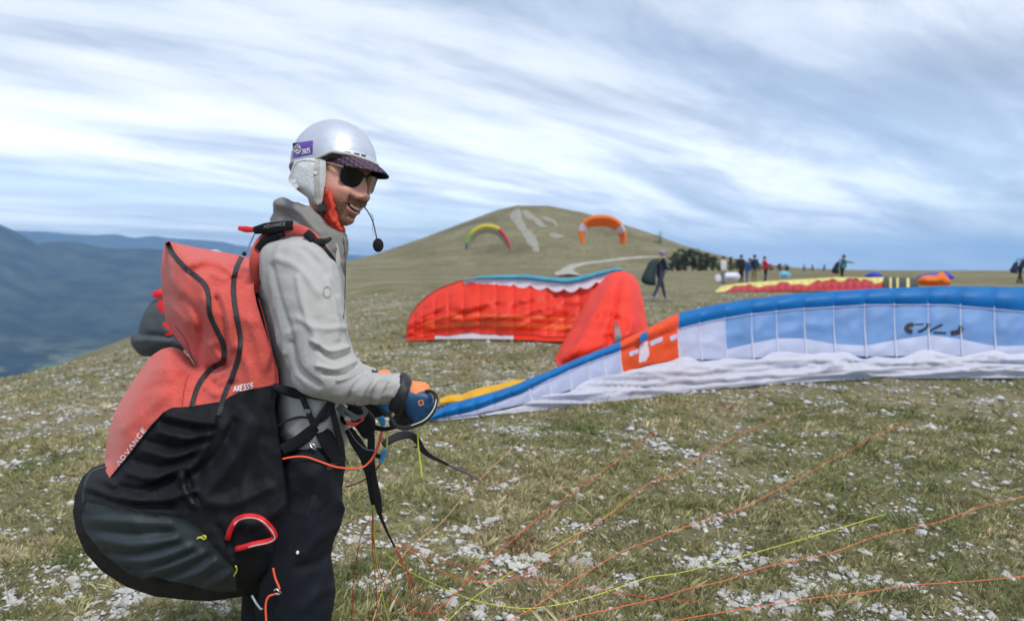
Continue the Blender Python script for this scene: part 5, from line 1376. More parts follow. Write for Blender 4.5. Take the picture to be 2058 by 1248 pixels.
baY = [848, 845, 842, 834, 826, 817, 806, 797, 791, 783, 776, 770, 766, 763, 761, 760, 759, 762, 770]
bx_ = np.array([862, 905, 950, 1030, 1100, 1180, 1250, 1320, 1380, 1500, 1650, 1800, 2058, 2250, 2450.]); bd_ = ground_hit(bx_, np.interp(bx_, baX, baY))
bd_ = np.convolve(np.r_[bd_[0], bd_, bd_[-1]], [0.25, 0.5, 0.25], 'valid')
def dbase(x): return np.interp(x, bx_, bd_)
blue_root_p = P(1500, 772, dbase(1500))
blue = thing('paraglider', blue_root_p, 'blue and white paraglider spread on the turf with orange block and black emblem', 'paraglider')
ribs = [862, 890, 922, 956, 992, 1028, 1066, 1106, 1146, 1184, 1216, 1248, 1287, 1325, 1364, 1408, 1458, 1512, 1562, 1618, 1677, 1739, 1799, 1867, 1932, 2000, 2066, 2130, 2195, 2262, 2330, 2400]
def wing_pt(x, y, fwd=0.0):
    """a point of the front sheet: height fixes how far it leans back"""
    b = dbase(x); yb = np.interp(x, baX, baY)
    h = np.clip((yb - y) / F * b, 0, 2)
    return P(x, y, b + 0.30 * h - fwd)
def cell(x0, x1, y0f, y1f, nx, ny, bulge, name, material, wav=0.0, le=False):
    u_ = np.linspace(0, 1, nx); v_ = np.linspace(0, 1, ny)
    X = x0 + (x1 - x0) * u_[:, None] + 0 * v_[None]; Y0 = y0f(X); Y1 = y1f(X); Y = Y0 + (Y1 - Y0) * v_[None]
    bl = bulge * np.sqrt(np.clip(np.sin(np.pi * u_), 0, 1))[:, None] * np.ones(ny)[None]
    if le: bl = bl * 0.5 + 0.055 * np.sin(np.pi * np.clip(v_, 0, 1))[None] * np.ones(nx)[:, None]
    else: bl = bl * np.sin(np.pi * (0.15 + 0.7 * v_))[None]
    cr_ = 0.075 * ridged(np.stack([X / 70 + Y / 55, Y / 60 - X / 160, 0 * X], -1), 61, 3, 2.0) * np.clip((Y0 - Y1) / 60, 0.1, 1) * (np.sin(np.pi * u_)[:, None] * 0.7 + 0.3) * np.sin(np.pi * v_)[None]
    W_ = wing_pt(X, Y, bl + (0 if le else cr_))
    return mobj(name, W_.reshape(-1, 3), [tuple(q) for q in grid_faces(nx, ny, False)], material, blue)
tY, lY, mY, bY = (lambda x: np.interp(x, topX, topY)), (lambda x: np.interp(x, leX, leY)), (lambda x: np.interp(x, miX, miY)), (lambda x: np.interp(x, baX, baY))
front_parts = []
for x0, x1 in zip(ribs[:-1], ribs[1:]):
    mid = (x0 + x1) / 2
    ora = 1246 < mid < 1365
    wq = 0.42 + 0.16 * math.sin(x0 * 0.031)
    if ora or mid < 1450: front_parts.append(cell(x0, x1, mY, lY, 9, 13, 0.022, 'lower_surface_panel', M_WORA if ora else M_WLAV))
    else:
        qa = lambda x: mY(x) + (lY(x) - mY(x)) * np.interp(x, [x0, x1], [0.30 + 0.10 * math.sin(x0 * 0.021), 0.30 + 0.10 * math.sin(x1 * 0.021)])
        front_parts.append(cell(x0, x1, mY, qa, 9, 7, 0.022, 'lower_surface_panel', M_WLAV))
        front_parts.append(cell(x0, x1, qa, lY, 9, 10, 0.022, 'lower_surface_panel', M_WPALE))
    cell(x0, x1, lY, tY, 9, 8, 0.05, 'leading_edge_panel', M_WORA if ora else M_WBLUE, le=True)
    # upper surface behind: from the top edge back and down to the turf
    u_ = np.linspace(0, 1, 7); w_ = np.linspace(0, 1, 9)
    X = x0 + (x1 - x0) * u_
    tp = wing_pt(X, tY(X)); hgt = np.maximum((bY(X) - tY(X)) / F * dbase(X), 0.02)
    rows = []
    for q in w_:
        back = hgt * 0.75 * np.sin(q * np.pi / 2) + 0.05 * np.sin(np.pi * q) + 0.04 * np.sin(np.pi * u_) * np.sin(np.pi * min(q * 1.3, 1))
        pz = tp.copy(); pz[:, 1] += back; g_ = G(pz[:, 0], pz[:, 1]) + 0.01; pz[:, 2] = tp[:, 2] * np.cos(q * np.pi / 2) + g_ * (1 - np.cos(q * np.pi / 2)); pz[:, 2] = np.maximum(pz[:, 2], g_)
        rows.append(pz)
    Vb = np.stack(rows, 1); mobj('upper_surface_panel', Vb.reshape(-1, 3), [tuple(q) for q in grid_faces(7, 9, False)], M_WORA if ora else M_WBLUE, blue)
# crumpled white trailing edge lying on the turf, one piece per pair of cells
def trailing(x0, x1, nx):
    u_ = np.linspace(0, 1, nx); v_ = np.linspace(0, 1, 18)
    X = x0 + (x1 - x0) * u_[:, None] + 0 * v_[None]
    Yb, Ym = bY(X), mY(X)
    wob = 20 * fbm(np.stack([X / 60, 0 * X, 0 * X], -1), 5, 2) * np.clip((Yb - Ym) / 40, 0, 1)
    Y = Yb + (Ym + wob * v_[None] ** 2 - Yb) * v_[None]
    amp = np.clip((Yb - Ym) / 45, 0.15, 1)
    f_ = amp * (0.24 * ridged(np.stack([X / 150 + Y / 50, Y / 13, 0 * X], -1), 71, 2, 1.3) + 0.05 * ridged(np.stack([X / 60 - Y / 20, Y / 12, 0 * X], -1), 75, 2, 1.6)) * np.sin(np.pi * np.clip(v_ * 0.92 + 0.06, 0, 1))[None] + 0.03 * amp
    V = wing_pt(X, Y, f_)
    g_ = G(V[..., 0], V[..., 1]) + 0.012; V[..., 2] = np.maximum(V[..., 2], g_)
    return mobj('trailing_edge_panel', V.reshape(-1, 3), [tuple(q) for q in grid_faces(nx, 18, False)], M_WWHITE, blue)
for i in range(0, len(ribs) - 1, 2):
    front_parts.append(trailing(ribs[i], ribs[min(i + 2, len(ribs) - 1)], 44))
bbv = bvh_of(*front_parts)
# rib tapes and the tape under the leading edge
for x in ribs[6:-4]:
    if 1250 < x < 1364: continue
    yy0, yy1 = float(mY(x)) + 2, float(lY(x)) - 10
    if yy0 - yy1 < 16: continue
    l_ = np.array([(x + 3, yy0), (x - 1, (yy0 + yy1) / 2), (x - 2, yy1)], float)
    l_ = catmull(l_, 10); b_ = dbase(l_[:, 0])
    pts = wing_pt(l_[:, 0], l_[:, 1], 0.012); w_ = np.linspace(0.012, 0.004, 10)
    V = np.stack([pts - np.c_[w_, 0 * w_, 0 * w_], pts - np.c_[0 * w_, 0.012 + 0 * w_, 0 * w_], pts + np.c_[w_, 0 * w_, 0 * w_]], 1)
    mobj('rib_tape', V.reshape(-1, 3), [tuple(q) for q in grid_faces(10, 3, False)], M_WWHITE, blue)
for xa, xb_ in ((1070, 1246), (1366, 1700), (1700, 2060), (2060, 2390)):
    X = np.linspace(xa, xb_, 40); pts = wing_pt(X, lY(X) + 1.0, 0.02); v_, f_ = tube(pts, 0.008, 6); mobj('hem_tape', v_, f_, M_WLAV, blue)
# yellow wing tip lying behind the blue edge
X = np.linspace(884, 1056, 40); yb_ = np.interp(X, [884, 950, 1000, 1056], [806, 801, 787, 768]) + 3; yt_ = np.interp(X, [884, 905, 930, 950, 975, 1000, 1030, 1056], [800, 793, 792, 783, 776, 772, 763, 762])
Vv = np.stack([P(X, yb_, dbase(X) + 0.10), P(X, (yb_ + yt_) / 2, dbase(X) + 0.12 + 0.05 * fbm(xy3(X / 14, 0), 3)), P(X, yt_, dbase(X) + 0.3), P(X, yb_ + 2, dbase(X) + 0.6)], 1)
mobj('wing_tip', Vv.reshape(-1, 3), [tuple(q) for q in grid_faces(40, 4, False)], M_WYEL, blue)
# white cross shapes and a blue square on the orange block, and the black emblem
def decal(poly, material, name, off=0.012, step=4):
    v_, f_ = patch(bbv, poly, step, off, 8.5); return mobj(name, v_, f_, material, blue)
decal([(1286, 692), (1302, 684), (1305, 712), (1298, 726), (1284, 730)], M_WWHITE, 'print')
decal([(1306, 686), (1332, 676), (1331, 686), (1307, 696)], M_WLAV, 'print')
decal([(1264, 708), (1284, 700), (1284, 709), (1266, 717)], M_WLAV, 'print')
decal([(1346, 676), (1361, 670), (1361, 680), (1348, 686)], M_WLAV, 'print')
X = np.linspace(1286, 1302, 8); v_ = np.stack([wing_pt(X, tY(X) + 4, 0.13), wing_pt(X, tY(X) + 14, 0.15), wing_pt(X, tY(X) + 20, 0.13)], 1); mobj('print', v_.reshape(-1, 3), [tuple(q) for q in grid_faces(8, 3, False)], M_WBLUE, blue)
M_EMB = mat('black_emblem_print', (0.012, 0.013, 0.018), 0.7)
em = [strip(bbv, smoothline([(1836, 652), (1826, 654), (1822, 660), (1828, 665), (1834, 666)], 2), 9, 0.012, 2, 9.5), strip(bbv, [(1838, 652), (1856, 651)], 3, 0.012, 2, 9.5), strip(bbv, smoothline([(1862, 651), (1868, 653), (1860, 660), (1852, 665), (1846, 666)], 2), 5, 0.012, 2, 9.5),
      strip(bbv, smoothline([(1894, 652), (1886, 656), (1874, 662), (1870, 666)], 2), 4, 0.012, 2, 9.5), strip(bbv, [(1876, 668), (1902, 669)], 3.5, 0.012, 2, 9.5), strip(bbv, smoothline([(1912, 670), (1922, 668), (1930, 665), (1931, 660), (1927, 659)], 2), 10, 0.012, 2, 9.5)]
v_, f_ = merge(*em); mobj('emblem', v_, f_, M_EMB, blue)

# ---- suspension lines: from the risers down to the turf and away to the canopy
M_LOR = mat('orange_line', srgb(232, 112, 76), 0.6, 0.08, 200)
M_LRED = mat('red_line', srgb(222, 76, 58), 0.6, 0.08, 200)
M_LYEL = mat('lime_line', srgb(206, 214, 66), 0.6, 0.08, 200)
M_LPEA = mat('peach_line', srgb(222, 160, 120), 0.6, 0.08, 200)
def line(pts, material, start=None, hang=0, rad=0.0017, name='suspension_line', lift=0.062):
    """start: depth of the first point in the air; the first `hang` points hang free, the rest lie on the grass tips"""
    p = np.array(pts, float); l_ = smoothline(p, 10)
    s_ = np.r_[0, np.cumsum(np.hypot(*np.diff(l_, axis=0).T))]
    if start is not None and hang >= len(p):
        end = hang_end if False else start + 0.35
        d = np.interp(s_, [0, s_[-1]], [start, end])
        V = P(l_[:, 0], l_[:, 1], d)
    else:
        gd = ground_hit(l_[:, 0], np.minimum(l_[:, 1], 1400))
        if len(gd) > 12: gd = np.convolve(np.pad(gd, 4, mode='reflect', reflect_type='odd'), np.ones(9) / 9, 'valid')
        zz = P(l_[:, 0], l_[:, 1], gd)[:, 2]
        V = P(l_[:, 0], l_[:, 1], gd * (1 - lift / np.maximum(CAMZ - zz, 0.3)))
        V2_ = to_px(V)
        if start is not None:
            kk = int(np.argmin(np.hypot(*(l_ - p[hang]).T)))
            d = np.interp(s_[:kk + 1], [0, s_[kk]], [start, V2_[kk, 2]])
            V[:kk + 1] = P(l_[:kk + 1, 0], l_[:kk + 1, 1], d)
    v_, f_ = tube(V, rad, 6); return mobj(name, v_, f_, material, blue)
R1, R2 = (750, 1015), (793, 1096)
line([(1067, 863), (1028, 902), (986, 942), (930, 1000), (887, 1050), (846, 1081), (822, 1102), (797, 1130), (775, 1165), (763, 1205), (749, 1248), (744, 1275)], M_LPEA)
line([R1, (749, 1078), (763, 1146), (778, 1183), (800, 1208), (834, 1228), (859, 1232), (878, 1224), (915, 1193), (955, 1149), (1011, 1102), (1052, 1067), (1100, 1028), (1187, 963), (1248, 920), (1323, 863)], M_LRED, 2.02, 6)
line([R2, (828, 1109), (862, 1134), (903, 1155), (949, 1168), (986, 1169), (1027, 1163), (1065, 1148), (1122, 1105), (1172, 1067), (1230, 1030), (1273, 996), (1302, 972), (1359, 949), (1431, 904), (1521, 857), (1600, 830)], M_LOR, 2.10, 4)
line([R2, (815, 1140), (843, 1180), (871, 1217), (899, 1248), (950, 1275), (1018, 1248), (1072, 1220), (1144, 1170), (1201, 1136), (1251, 1107), (1305, 1087), (1359, 1064), (1449, 1037), (1513, 1010), (1596, 966), (1668, 926), (1724, 896), (1771, 870), (1830, 850)], M_LOR, 2.10, 4)
line([R2, (812, 1146), (825, 1186), (831, 1248), (860, 1310), (980, 1300), (1124, 1248), (1201, 1229), (1273, 1213), (1334, 1199), (1377, 1184), (1449, 1168), (1503, 1150), (1557, 1134), (1660, 1113), (1724, 1091), (1787, 1069), (1879, 1051), (1959, 1023), (2058, 997), (2180, 970)], M_LOR, 2.10, 4)
line([R2, (806, 1120), (825, 1170), (847, 1218), (865, 1255), (930, 1330), (1200, 1285), (1352, 1248), (1431, 1233), (1503, 1222), (1620, 1203), (1740, 1189), (1839, 1175), (1959, 1167), (2058, 1157), (2180, 1140)], M_LOR, 2.10, 4)
line([R1, (753, 1062), (769, 1102), (794, 1127), (828, 1151), (878, 1176), (918, 1193), (959, 1207), (1018, 1219), (1064, 1222), (1108, 1217), (1162, 1206), (1215, 1190), (1266, 1172), (1305, 1159), (1359, 1152), (1431, 1134), (1503, 1114), (1620, 1081), (1700, 1057), (1779, 1033)], M_LYEL, 2.02, 7)
line([R1, (753, 1096), (760, 1149), (769, 1199), (781, 1248), (800, 1300)], M_LYEL, 2.02, 9)
line([(899, 1248), (946, 1205), (1002, 1166), (1060, 1128), (1126, 1091), (1215, 1039), (1269, 992)], M_LYEL, rad=0.0012)
line([(745, 1040), (725, 1078), (716, 1130), (710, 1171), (707, 1246), (706, 1290)], M_LRED, 2.02, 9, rad=0.0014)
line([R1, (748, 1090), (752, 1140), (757, 1200), (758, 1260)], M_LRED, 2.02, 9, rad=0.0012)
line([(800, 1090), (850, 1112), (924, 1134), (971, 1143), (1033, 1155), (1100, 1166), (1151, 1175), (1287, 1197), (1413, 1209)], M_LRED, 2.12, 3, rad=0.0011)
# risers: black webbing from the karabiners
def riser(pts, dep, w, name='riser', material=None, th=0.003):
    return band(pts, dep, w, th, name, material or M_BLACK, blue)
riser([(700, 862), (716, 888), (732, 915), (743, 950), (748, 985), (752, 1012)], [1.94, 1.95, 1.96, 1.98, 2.0, 2.02], [16, 24, 22, 19, 16, 13])
riser([(745, 860), (746, 890), (746, 925), (750, 960), (758, 1000), (763, 1030)], [1.96, 1.96, 1.97, 1.985, 2.01, 2.03], [15, 15, 14, 15, 17, 11])
riser([(760, 1022), (768, 1045), (780, 1072), (793, 1098)], [2.03, 2.05, 2.08, 2.10], [10, 6, 5, 4])
riser([(738, 848), (752, 858), (775, 862), (800, 856)], [1.93, 1.93, 1.92, 1.90], [14, 11, 9, 7])
riser([(752, 912), (764, 918), (772, 922)], [1.97, 1.97, 1.97], [10, 9, 7])
riser([(770, 894), (785, 884), (805, 875), (824, 874), (838, 884), (850, 904), (868, 918), (885, 926), (900, 934)], [2.0, 2.02, 2.06, 2.1, 2.15, 2.2, 2.25, 2.3, 2.33], [13, 16, 17, 15, 14, 12, 8, 6, 5])
riser([(832, 898), (840, 898), (852, 896)], [2.15, 2.15, 2.15], [4, 4, 3])
riser([(898, 933), (915, 941), (940, 952), (965, 966)], [2.33, 2.4, 2.5, 2.6], [4, 5, 3, 2], 'line_bundle', mat('purple_grey_line', srgb(96, 84, 130), 0.6))
M_BLUT = mat('bright_blue_tab', srgb(64, 160, 214), 0.5)
riser([(774, 902), (770, 915), (766, 928)], [1.965, 1.965, 1.965], [9, 9, 9], 'blue_tab', M_BLUT, 0.005)
riser([(764, 838), (768, 846), (770, 856)], [1.93, 1.93, 1.93], [13, 14, 8], 'brake_swivel', M_BLUT, 0.006)
v_, f_ = tube(P(*smoothline([(770, 852), (766, 880), (758, 905), (745, 930)], 4).T, 1.955), 0.002, 6); mobj('brake_line', v_, f_, M_LRED, blue)
v_, f_ = tube(P(*smoothline([(765, 930), (755, 945), (735, 962), (715, 972), (695, 978)], 4).T, np.linspace(1.97, 2.1, len(smoothline([(765, 930), (755, 945), (735, 962), (715, 972), (695, 978)], 4)))), 0.002, 6); mobj('brake_line', v_, f_, M_LRED, blue)
for pts, d in (([(839, 866), (841, 900), (846, 940), (848, 960)], 1.9), ([(779, 860), (778, 885), (777, 900)], 1.93)):
    l_ = smoothline(pts, 4); v_, f_ = tube(P(l_[:, 0], l_[:, 1], d), 0.0022, 6); mobj('brake_line', v_, f_, M_LYEL, blue)
for pts in ([(700, 862), (716, 886), (735, 902), (752, 905)], [(742, 850), (752, 868), (765, 862), (780, 858)], [(752, 905), (775, 905), (790, 895)]):
    l_ = smoothline(pts, 3); v_, f_ = tube(P(l_[:, 0], l_[:, 1], 1.925), 0.0011, 6); mobj('thin_cord', v_, f_, mat('grey_cord', srgb(150, 160, 170), 0.5), blue)
# brake handle looped round the knuckles of the glove
l_ = smoothline([(856, 786), (868, 787), (876, 797), (874, 816), (866, 832), (852, 846), (832, 855), (812, 860), (796, 855), (788, 842), (782, 834)], 4)
dep_ = np.interp(np.linspace(0, 1, len(l_)), [0, 0.15, 0.5, 0.8, 1], [1.81, 1.79, 1.775, 1.775, 1.80])
band(l_[::2], dep_[::2], [6, 8, 10, 11, 11, 9, 7], 0.004, 'brake_handle', M_BLACK, blue, 50)
l2 = l_[8:30]; band(l2[::2] + (0.5, -2.2), dep_[8:30][::2] - 0.004, [1.8, 2.2, 1.5], 0.002, 'handle_trim', M_WHITE, blue, 24)
# ================================================================== THE RED PARAGLIDER
M_RRED = mat('red_ripstop', srgb(250, 58, 32), 0.55, 0.12, 3, 0.1, 200, trans=0.25)
M_RORA = mat('orange_stripe_ripstop', srgb(246, 110, 52), 0.5, 0.1, 3, trans=0.25)
M_TEAL = mat('teal_ripstop', srgb(70, 164, 190), 0.5, 0.12, 4, trans=0.25)
M_GPAN = mat('grey_ripstop', srgb(128, 128, 130), 0.6, 0.1, 5)
r_bx = np.array([816, 840, 880, 940, 1000, 1060, 1120, 1180, 1250.]); r_by = np.array([684, 683, 681, 681, 681, 683, 686, 686, 684.])
r_bd = ground_hit(r_bx, r_by); r_bd = np.convolve(np.r_[r_bd[0], r_bd, r_bd[-1]], [0.25, 0.5, 0.25], 'valid')
red = thing('paraglider', P(1000, 681, np.interp(1000, r_bx, r_bd)), 'red paraglider with teal leading edge standing half inflated on the turf', 'paraglider')
rT = lambda x: np.interp(x, [816, 822, 835, 852, 875, 900, 925, 950, 1000, 1060, 1100, 1140, 1170, 1200, 1225, 1250], [660, 640, 620, 602, 586, 575, 567, 563, 566, 568, 573, 577, 572, 562, 553, 548])
rB = lambda x: np.interp(x, r_bx, r_by)
rTe = lambda x: np.interp(x, [930, 960, 1000, 1060, 1100, 1140, 1170, 1200, 1240, 1262, 1275], [564, 556, 553, 552, 557, 560, 554, 546, 538, 540, 548])
rD = lambda x: np.interp(x, r_bx, r_bd)
def red_pt(x, y, fwd):
    b = rD(x); h = np.clip((rB(x) - y) / F * b, 0, 3)
    return P(x, y, b + 0.50 * h - fwd)
redribs = [816, 832, 850, 874, 902, 932, 964, 998, 1032, 1066, 1100, 1134, 1166, 1198, 1228, 1250]
for x0, x1 in zip(redribs[:-1], redribs[1:]):
    u_ = np.linspace(0, 1, 9); 
    for nm, mt_, va, vb in (('trailing_panel', M_WWHITE if 850 < x0 < 1010 else M_RRED, 0.0, 0.075), ('lower_surface_panel', M_RRED, 0.09, 0.22), ('stripe_panel', M_RORA, 0.22, 0.30), ('lower_surface_panel', M_RRED, 0.30, 0.38), ('stripe_panel', M_RORA, 0.38, 0.43), ('lower_surface_panel', M_RRED, 0.43, 1.0)):
        if nm == 'stripe_panel' and x0 < 845: mt_ = M_RRED
        nv2 = max(4, int(26 * (vb - va)))
        v_ = np.linspace(va, vb, nv2)
        X = x0 + (x1 - x0) * u_[:, None] + 0 * v_[None]; Y = rB(X) + (rT(X) - rB(X)) * v_[None] + (4.0 * fbm(xy3(X / 22, 0 * X), 17, 3) * np.exp(-((v_[None] - 0.075) / 0.05) ** 2) if va < 0.1 else 0)
        bl = 0.045 * np.sqrt(np.sin(np.pi * u_).clip(0, 1))[:, None] * np.sin(np.pi * (0.1 + 0.75 * v_))[None] + 0.35 * np.sin(np.pi * np.clip(v_ * 0.9, 0, 1))[None] * np.sin(np.pi * np.clip((X - 816) / 300, 0, 1)) ** 0.5
        bl = bl + 0.34 * np.clip(1 - v_ / 0.10, 0, 1)[None] + 0.06 * fbm(np.stack([X / 26 - Y / 20, Y / 30, 0 * X], -1), 91, 3) * np.sin(np.pi * v_)[None] + 0.2 * ridged(np.stack([X / 50 + Y / 25, Y / 34, 0 * X], -1), 95) * np.sin(np.pi * v_)[None]
        W_ = red_pt(X, Y, bl); W_[..., 2] = np.maximum(W_[..., 2], G(W_[..., 0], W_[..., 1]) + 0.01)
        mobj(nm, W_.reshape(-1, 3), [tuple(q) for q in grid_faces(9, nv2, False)], mt_, red)
    if x0 >= 932:
        for nm, mt_, k0, k1 in (('inlet_panel', M_WWHITE, -4, 8), ('leading_edge_panel', M_TEAL, None, None)):
            v_ = np.linspace(0, 1, 6); X = x0 + (x1 - x0) * u_[:, None] + 0 * v_[None]
            saw = 8.0 * np.abs(np.sin(np.pi * (X - x0) / (x1 - x0)))
            sp_ = np.maximum(rT(X) - rTe(X), 3)
            if nm == 'inlet_panel': Ya, Yb_ = rT(X) + 4 + saw, rT(X) - sp_ * 0.35
            else: Ya, Yb_ = rT(X) - sp_ * 0.35, rTe(X)
            Y = Ya + (Yb_ - Ya) * v_[None]
            W_ = red_pt(X, Y, 0.16 + 0.10 * np.sin(np.pi * v_)[None] + 0.04 * np.sin(np.pi * u_)[:, None] if nm != 'inlet_panel' else 0.17 + 0 * X)
            mobj(nm, W_.reshape(-1, 3), [tuple(q) for q in grid_faces(9, 6, False)], mt_, red)
    # back of the canopy
    X = x0 + (x1 - x0) * np.linspace(0, 1, 5); tp = red_pt(X, rT(X) - 3, 0.0); rows = []
    for q in np.linspace(0, 1, 7):
        pz = tp.copy(); pz[:, 1] += 1.1 * np.sin(q * np.pi / 2); g_ = G(pz[:, 0], pz[:, 1]); pz[:, 2] = tp[:, 2] * np.cos(q * np.pi / 2) + g_ * (1 - np.cos(q * np.pi / 2)); rows.append(pz)
    Vb = np.stack(rows, 1); mobj('upper_surface_panel', Vb.reshape(-1, 3), [tuple(q) for q in grid_faces(5, 7, False)], M_TEAL if x0 > 930 else M_RRED, red)
# folded wing end rolling towards the camera
lobe = smoothline([(1208, 566), (1224, 551), (1242, 545), (1262, 548), (1279, 561), (1289, 590), (1296, 628), (1301, 655), (1300, 676), (1262, 692), (1215, 712), (1170, 727), (1128, 735), (1116, 728), (1121, 708), (1146, 664), (1172, 618), (1192, 586)], 9, True)
lob_b = float(ground_hit(1128, 737)); lob_d = lambda V2: np.interp(V2[:, 1], [545, 660, 737], [lob_b + 2.6, lob_b + 1.4, lob_b])
wing_end = pillow(lobe, lob_d, 0.85, 6, M_RRED, 'wing_end', red, 80, creases=[([(1230, 552), (1205, 610), (1165, 690), (1135, 725)], 0.16, 8), ([(1246, 552), (1236, 620), (1222, 700)], -0.20, 5), ([(1214, 575), (1180, 635), (1135, 710)], -0.16, 5), ([(1264, 556), (1272, 620), (1266, 688)], 0.12, 8), ([(1282, 575), (1288, 630), (1288, 672)], -0.12, 5), ([(1200, 640), (1225, 636), (1250, 642)], -0.10, 4), ([(1185, 675), (1210, 668), (1240, 672)], 0.10, 5)], amp=0.08, nsc=3.0, seed=8)
lb = bvh_of(wing_end)
v_, f_ = patch(lb, [(1234, 645), (1240, 648), (1250, 675), (1246, 690), (1236, 690)], 6, 0.02, 12); mobj('grey_panel', v_, f_, M_GPAN, red)

# ================================================================== CANOPIES IN THE AIR
def arch(label, pts, depth, chord_px, cols, low_mat, tilt=0.6):
    c = smoothline(pts, 3.0); n = len(c); s_ = np.linspace(0, 1, n)
    P0 = P(c[:, 0], c[:, 1], depth)
    root = thing('paraglider', P0[n // 2], label, 'paraglider', None)
    ncell = len(cols)
    for k in range(ncell):
        sel = np.linspace(k / ncell, (k + 1) / ncell, 5)
        pc = np.stack([np.interp(sel, s_, P0[:, i]) for i in range(3)], -1)
        tg = np.gradient(pc, axis=0); tg /= np.linalg.norm(tg, axis=1, keepdims=True)
        nrm = np.cross(tg, [0, -1.0, 0]); nrm /= np.linalg.norm(nrm, axis=1, keepdims=True); nrm *= np.sign(nrm[:, 2:3] + 1e-6) if False else 1
        ctr = P0.mean(0); nrm = np.where((((pc - ctr) * nrm).sum(1) < 0)[:, None], -nrm, nrm)
        th = chord_px * (0.35 + 0.65 * np.sin(np.pi * np.clip(sel, 0.04, 0.96))) / F * depth
        t = np.linspace(0, 1, 7)
        up_r = [pc + nrm * (0.5 * th[:, None] * math.sin(math.pi * (0.5 + 0.5 * q))) + np.array([0, 2.4 * q, 0]) for q in t]
        lo_r = [pc - nrm * (th[:, None] * (0.5 if q > 0.05 else 0.0)) * 1.0 + np.array([0, 2.4 * q, 0]) - nrm * th[:, None] * 0.2 * math.sin(math.pi * q) for q in t]
        U = np.stack(up_r, 1); Lw = np.stack([pc - nrm * 0.12 * th[:, None]] + lo_r[1:], 1)
        mobj('upper_surface_panel', U.reshape(-1, 3), [tuple(q) for q in grid_faces(5, 7, False)], cols[k], root)
        fe = np.stack([pc + nrm * (0.5 - 0.62 * q) * th[:, None] - np.array([0, 0.35 * math.sin(math.pi * q), 0]) for q in np.linspace(0, 1, 6)], 1)
        mobj('leading_edge_panel', fe.reshape(-1, 3), [tuple(q) for q in grid_faces(5, 6, False)], cols[k], root)
        mobj('lower_surface_panel', Lw.reshape(-1, 3), [tuple(q) for q in grid_faces(5, 7, False)], low_mat if not isinstance(low_mat, list) else low_mat[k], root)
    # lines gathered to the pilot out of sight behind the red canopy
    foot = np.array([P0[:, 0].mean(), P0[n // 2, 1] - 3.0, 0.0]); foot[2] = float(G(foot[0], foot[1])) + 1.2
    for q in np.linspace(0.08, 0.92, 7):
        a_ = np.array([np.interp(q, s_, P0[:, i]) for i in range(3)]); v_, f_ = tube(np.array([a_, (a_ + foot) / 2, foot]), 0.004, 4); mobj('suspension_line', v_, f_, M_GPAN, root)
    return root
M_KY = mat('kite_yellow', srgb(218, 202, 70), 0.5, 0.05, 2, trans=0.3); M_KG = mat('kite_lime', srgb(150, 190, 60), 0.5, trans=0.3); M_KT = mat('kite_dark_teal', srgb(40, 90, 90), 0.5, trans=0.3)
M_KR = mat('kite_red', srgb(206, 70, 76), 0.5, trans=0.3); M_KGR = mat('kite_grey', srgb(176, 180, 184), 0.6, trans=0.3); M_KO = mat('kite_orange', srgb(240, 128, 40), 0.5, trans=0.3); M_KW = mat('kite_white', srgb(208, 204, 220), 0.5, trans=0.3)
arch('yellow and red paraglider arching in the air before the hill', [(938, 501), (941, 486), (948, 473), (960, 463), (975, 458), (990, 459), (1002, 464), (1012, 475), (1020, 488), (1025, 500)], 120, 15, [M_KT, M_KG, M_KG, M_KY, M_KY, M_KY, M_KY, M_KY, M_KR, M_KR, M_KR, M_KR], M_KGR)
arch('orange paraglider with white tips arching in the air before the hill', [(1171, 490), (1169, 476), (1170, 463), (1177, 450), (1190, 443), (1208, 441), (1226, 443), (1241, 451), (1250, 463), (1254, 476), (1252, 492)], 120, 19, [M_KO, M_KO, M_KW, M_KO, M_KO, M_KO, M_KO, M_KO, M_KO, M_KW, M_KO, M_KO], [M_KO, M_KO, M_KW, M_KO, M_KO, M_KO, M_KO, M_KO, M_KO, M_KW, M_KO, M_KO])

# ================================================================== GEAR LYING FARTHER OFF
M_YL = mat('pale_yellow_ripstop', srgb(238, 222, 130), 0.5, 0.08, 1.5, trans=0.25); M_CRIM = mat('crimson_ripstop', srgb(186, 24, 46), 0.5, 0.12, 2, trans=0.2); M_BLKR = mat('black_ripstop', (0.02, 0.022, 0.02), 0.6, 0.2, 3); M_ULTRA = mat('ultramarine_ripstop', srgb(32, 62, 196), 0.5, 0.1, 2, trans=0.2)
yx = np.array([1438, 1480, 1560, 1650, 1740, 1850.]); yd = np.clip(ground_hit(yx, np.interp(yx, [1438, 1500, 1600, 1700, 1850], [588, 587, 583, 580, 578])), 20, 60); yd[:] = np.linspace(yd[0], yd[0] * 1.02, len(yd))
yellow = thing('paraglider', P(1600, 583, float(yd[2])), 'long yellow and crimson paraglider laid out beyond the blue one', 'paraglider')
yT = lambda x: np.interp(x, [1438, 1450, 1480, 1530, 1600, 1680, 1740, 1776, 1845], [584, 575, 570, 566, 562, 557, 558, 557, 560]); yB = lambda x: np.interp(x, [1438, 1460, 1500, 1600, 1700, 1776, 1845], [588, 588, 587, 584, 583, 583, 582])
cells_y = np.linspace(1438, 1776, 23)
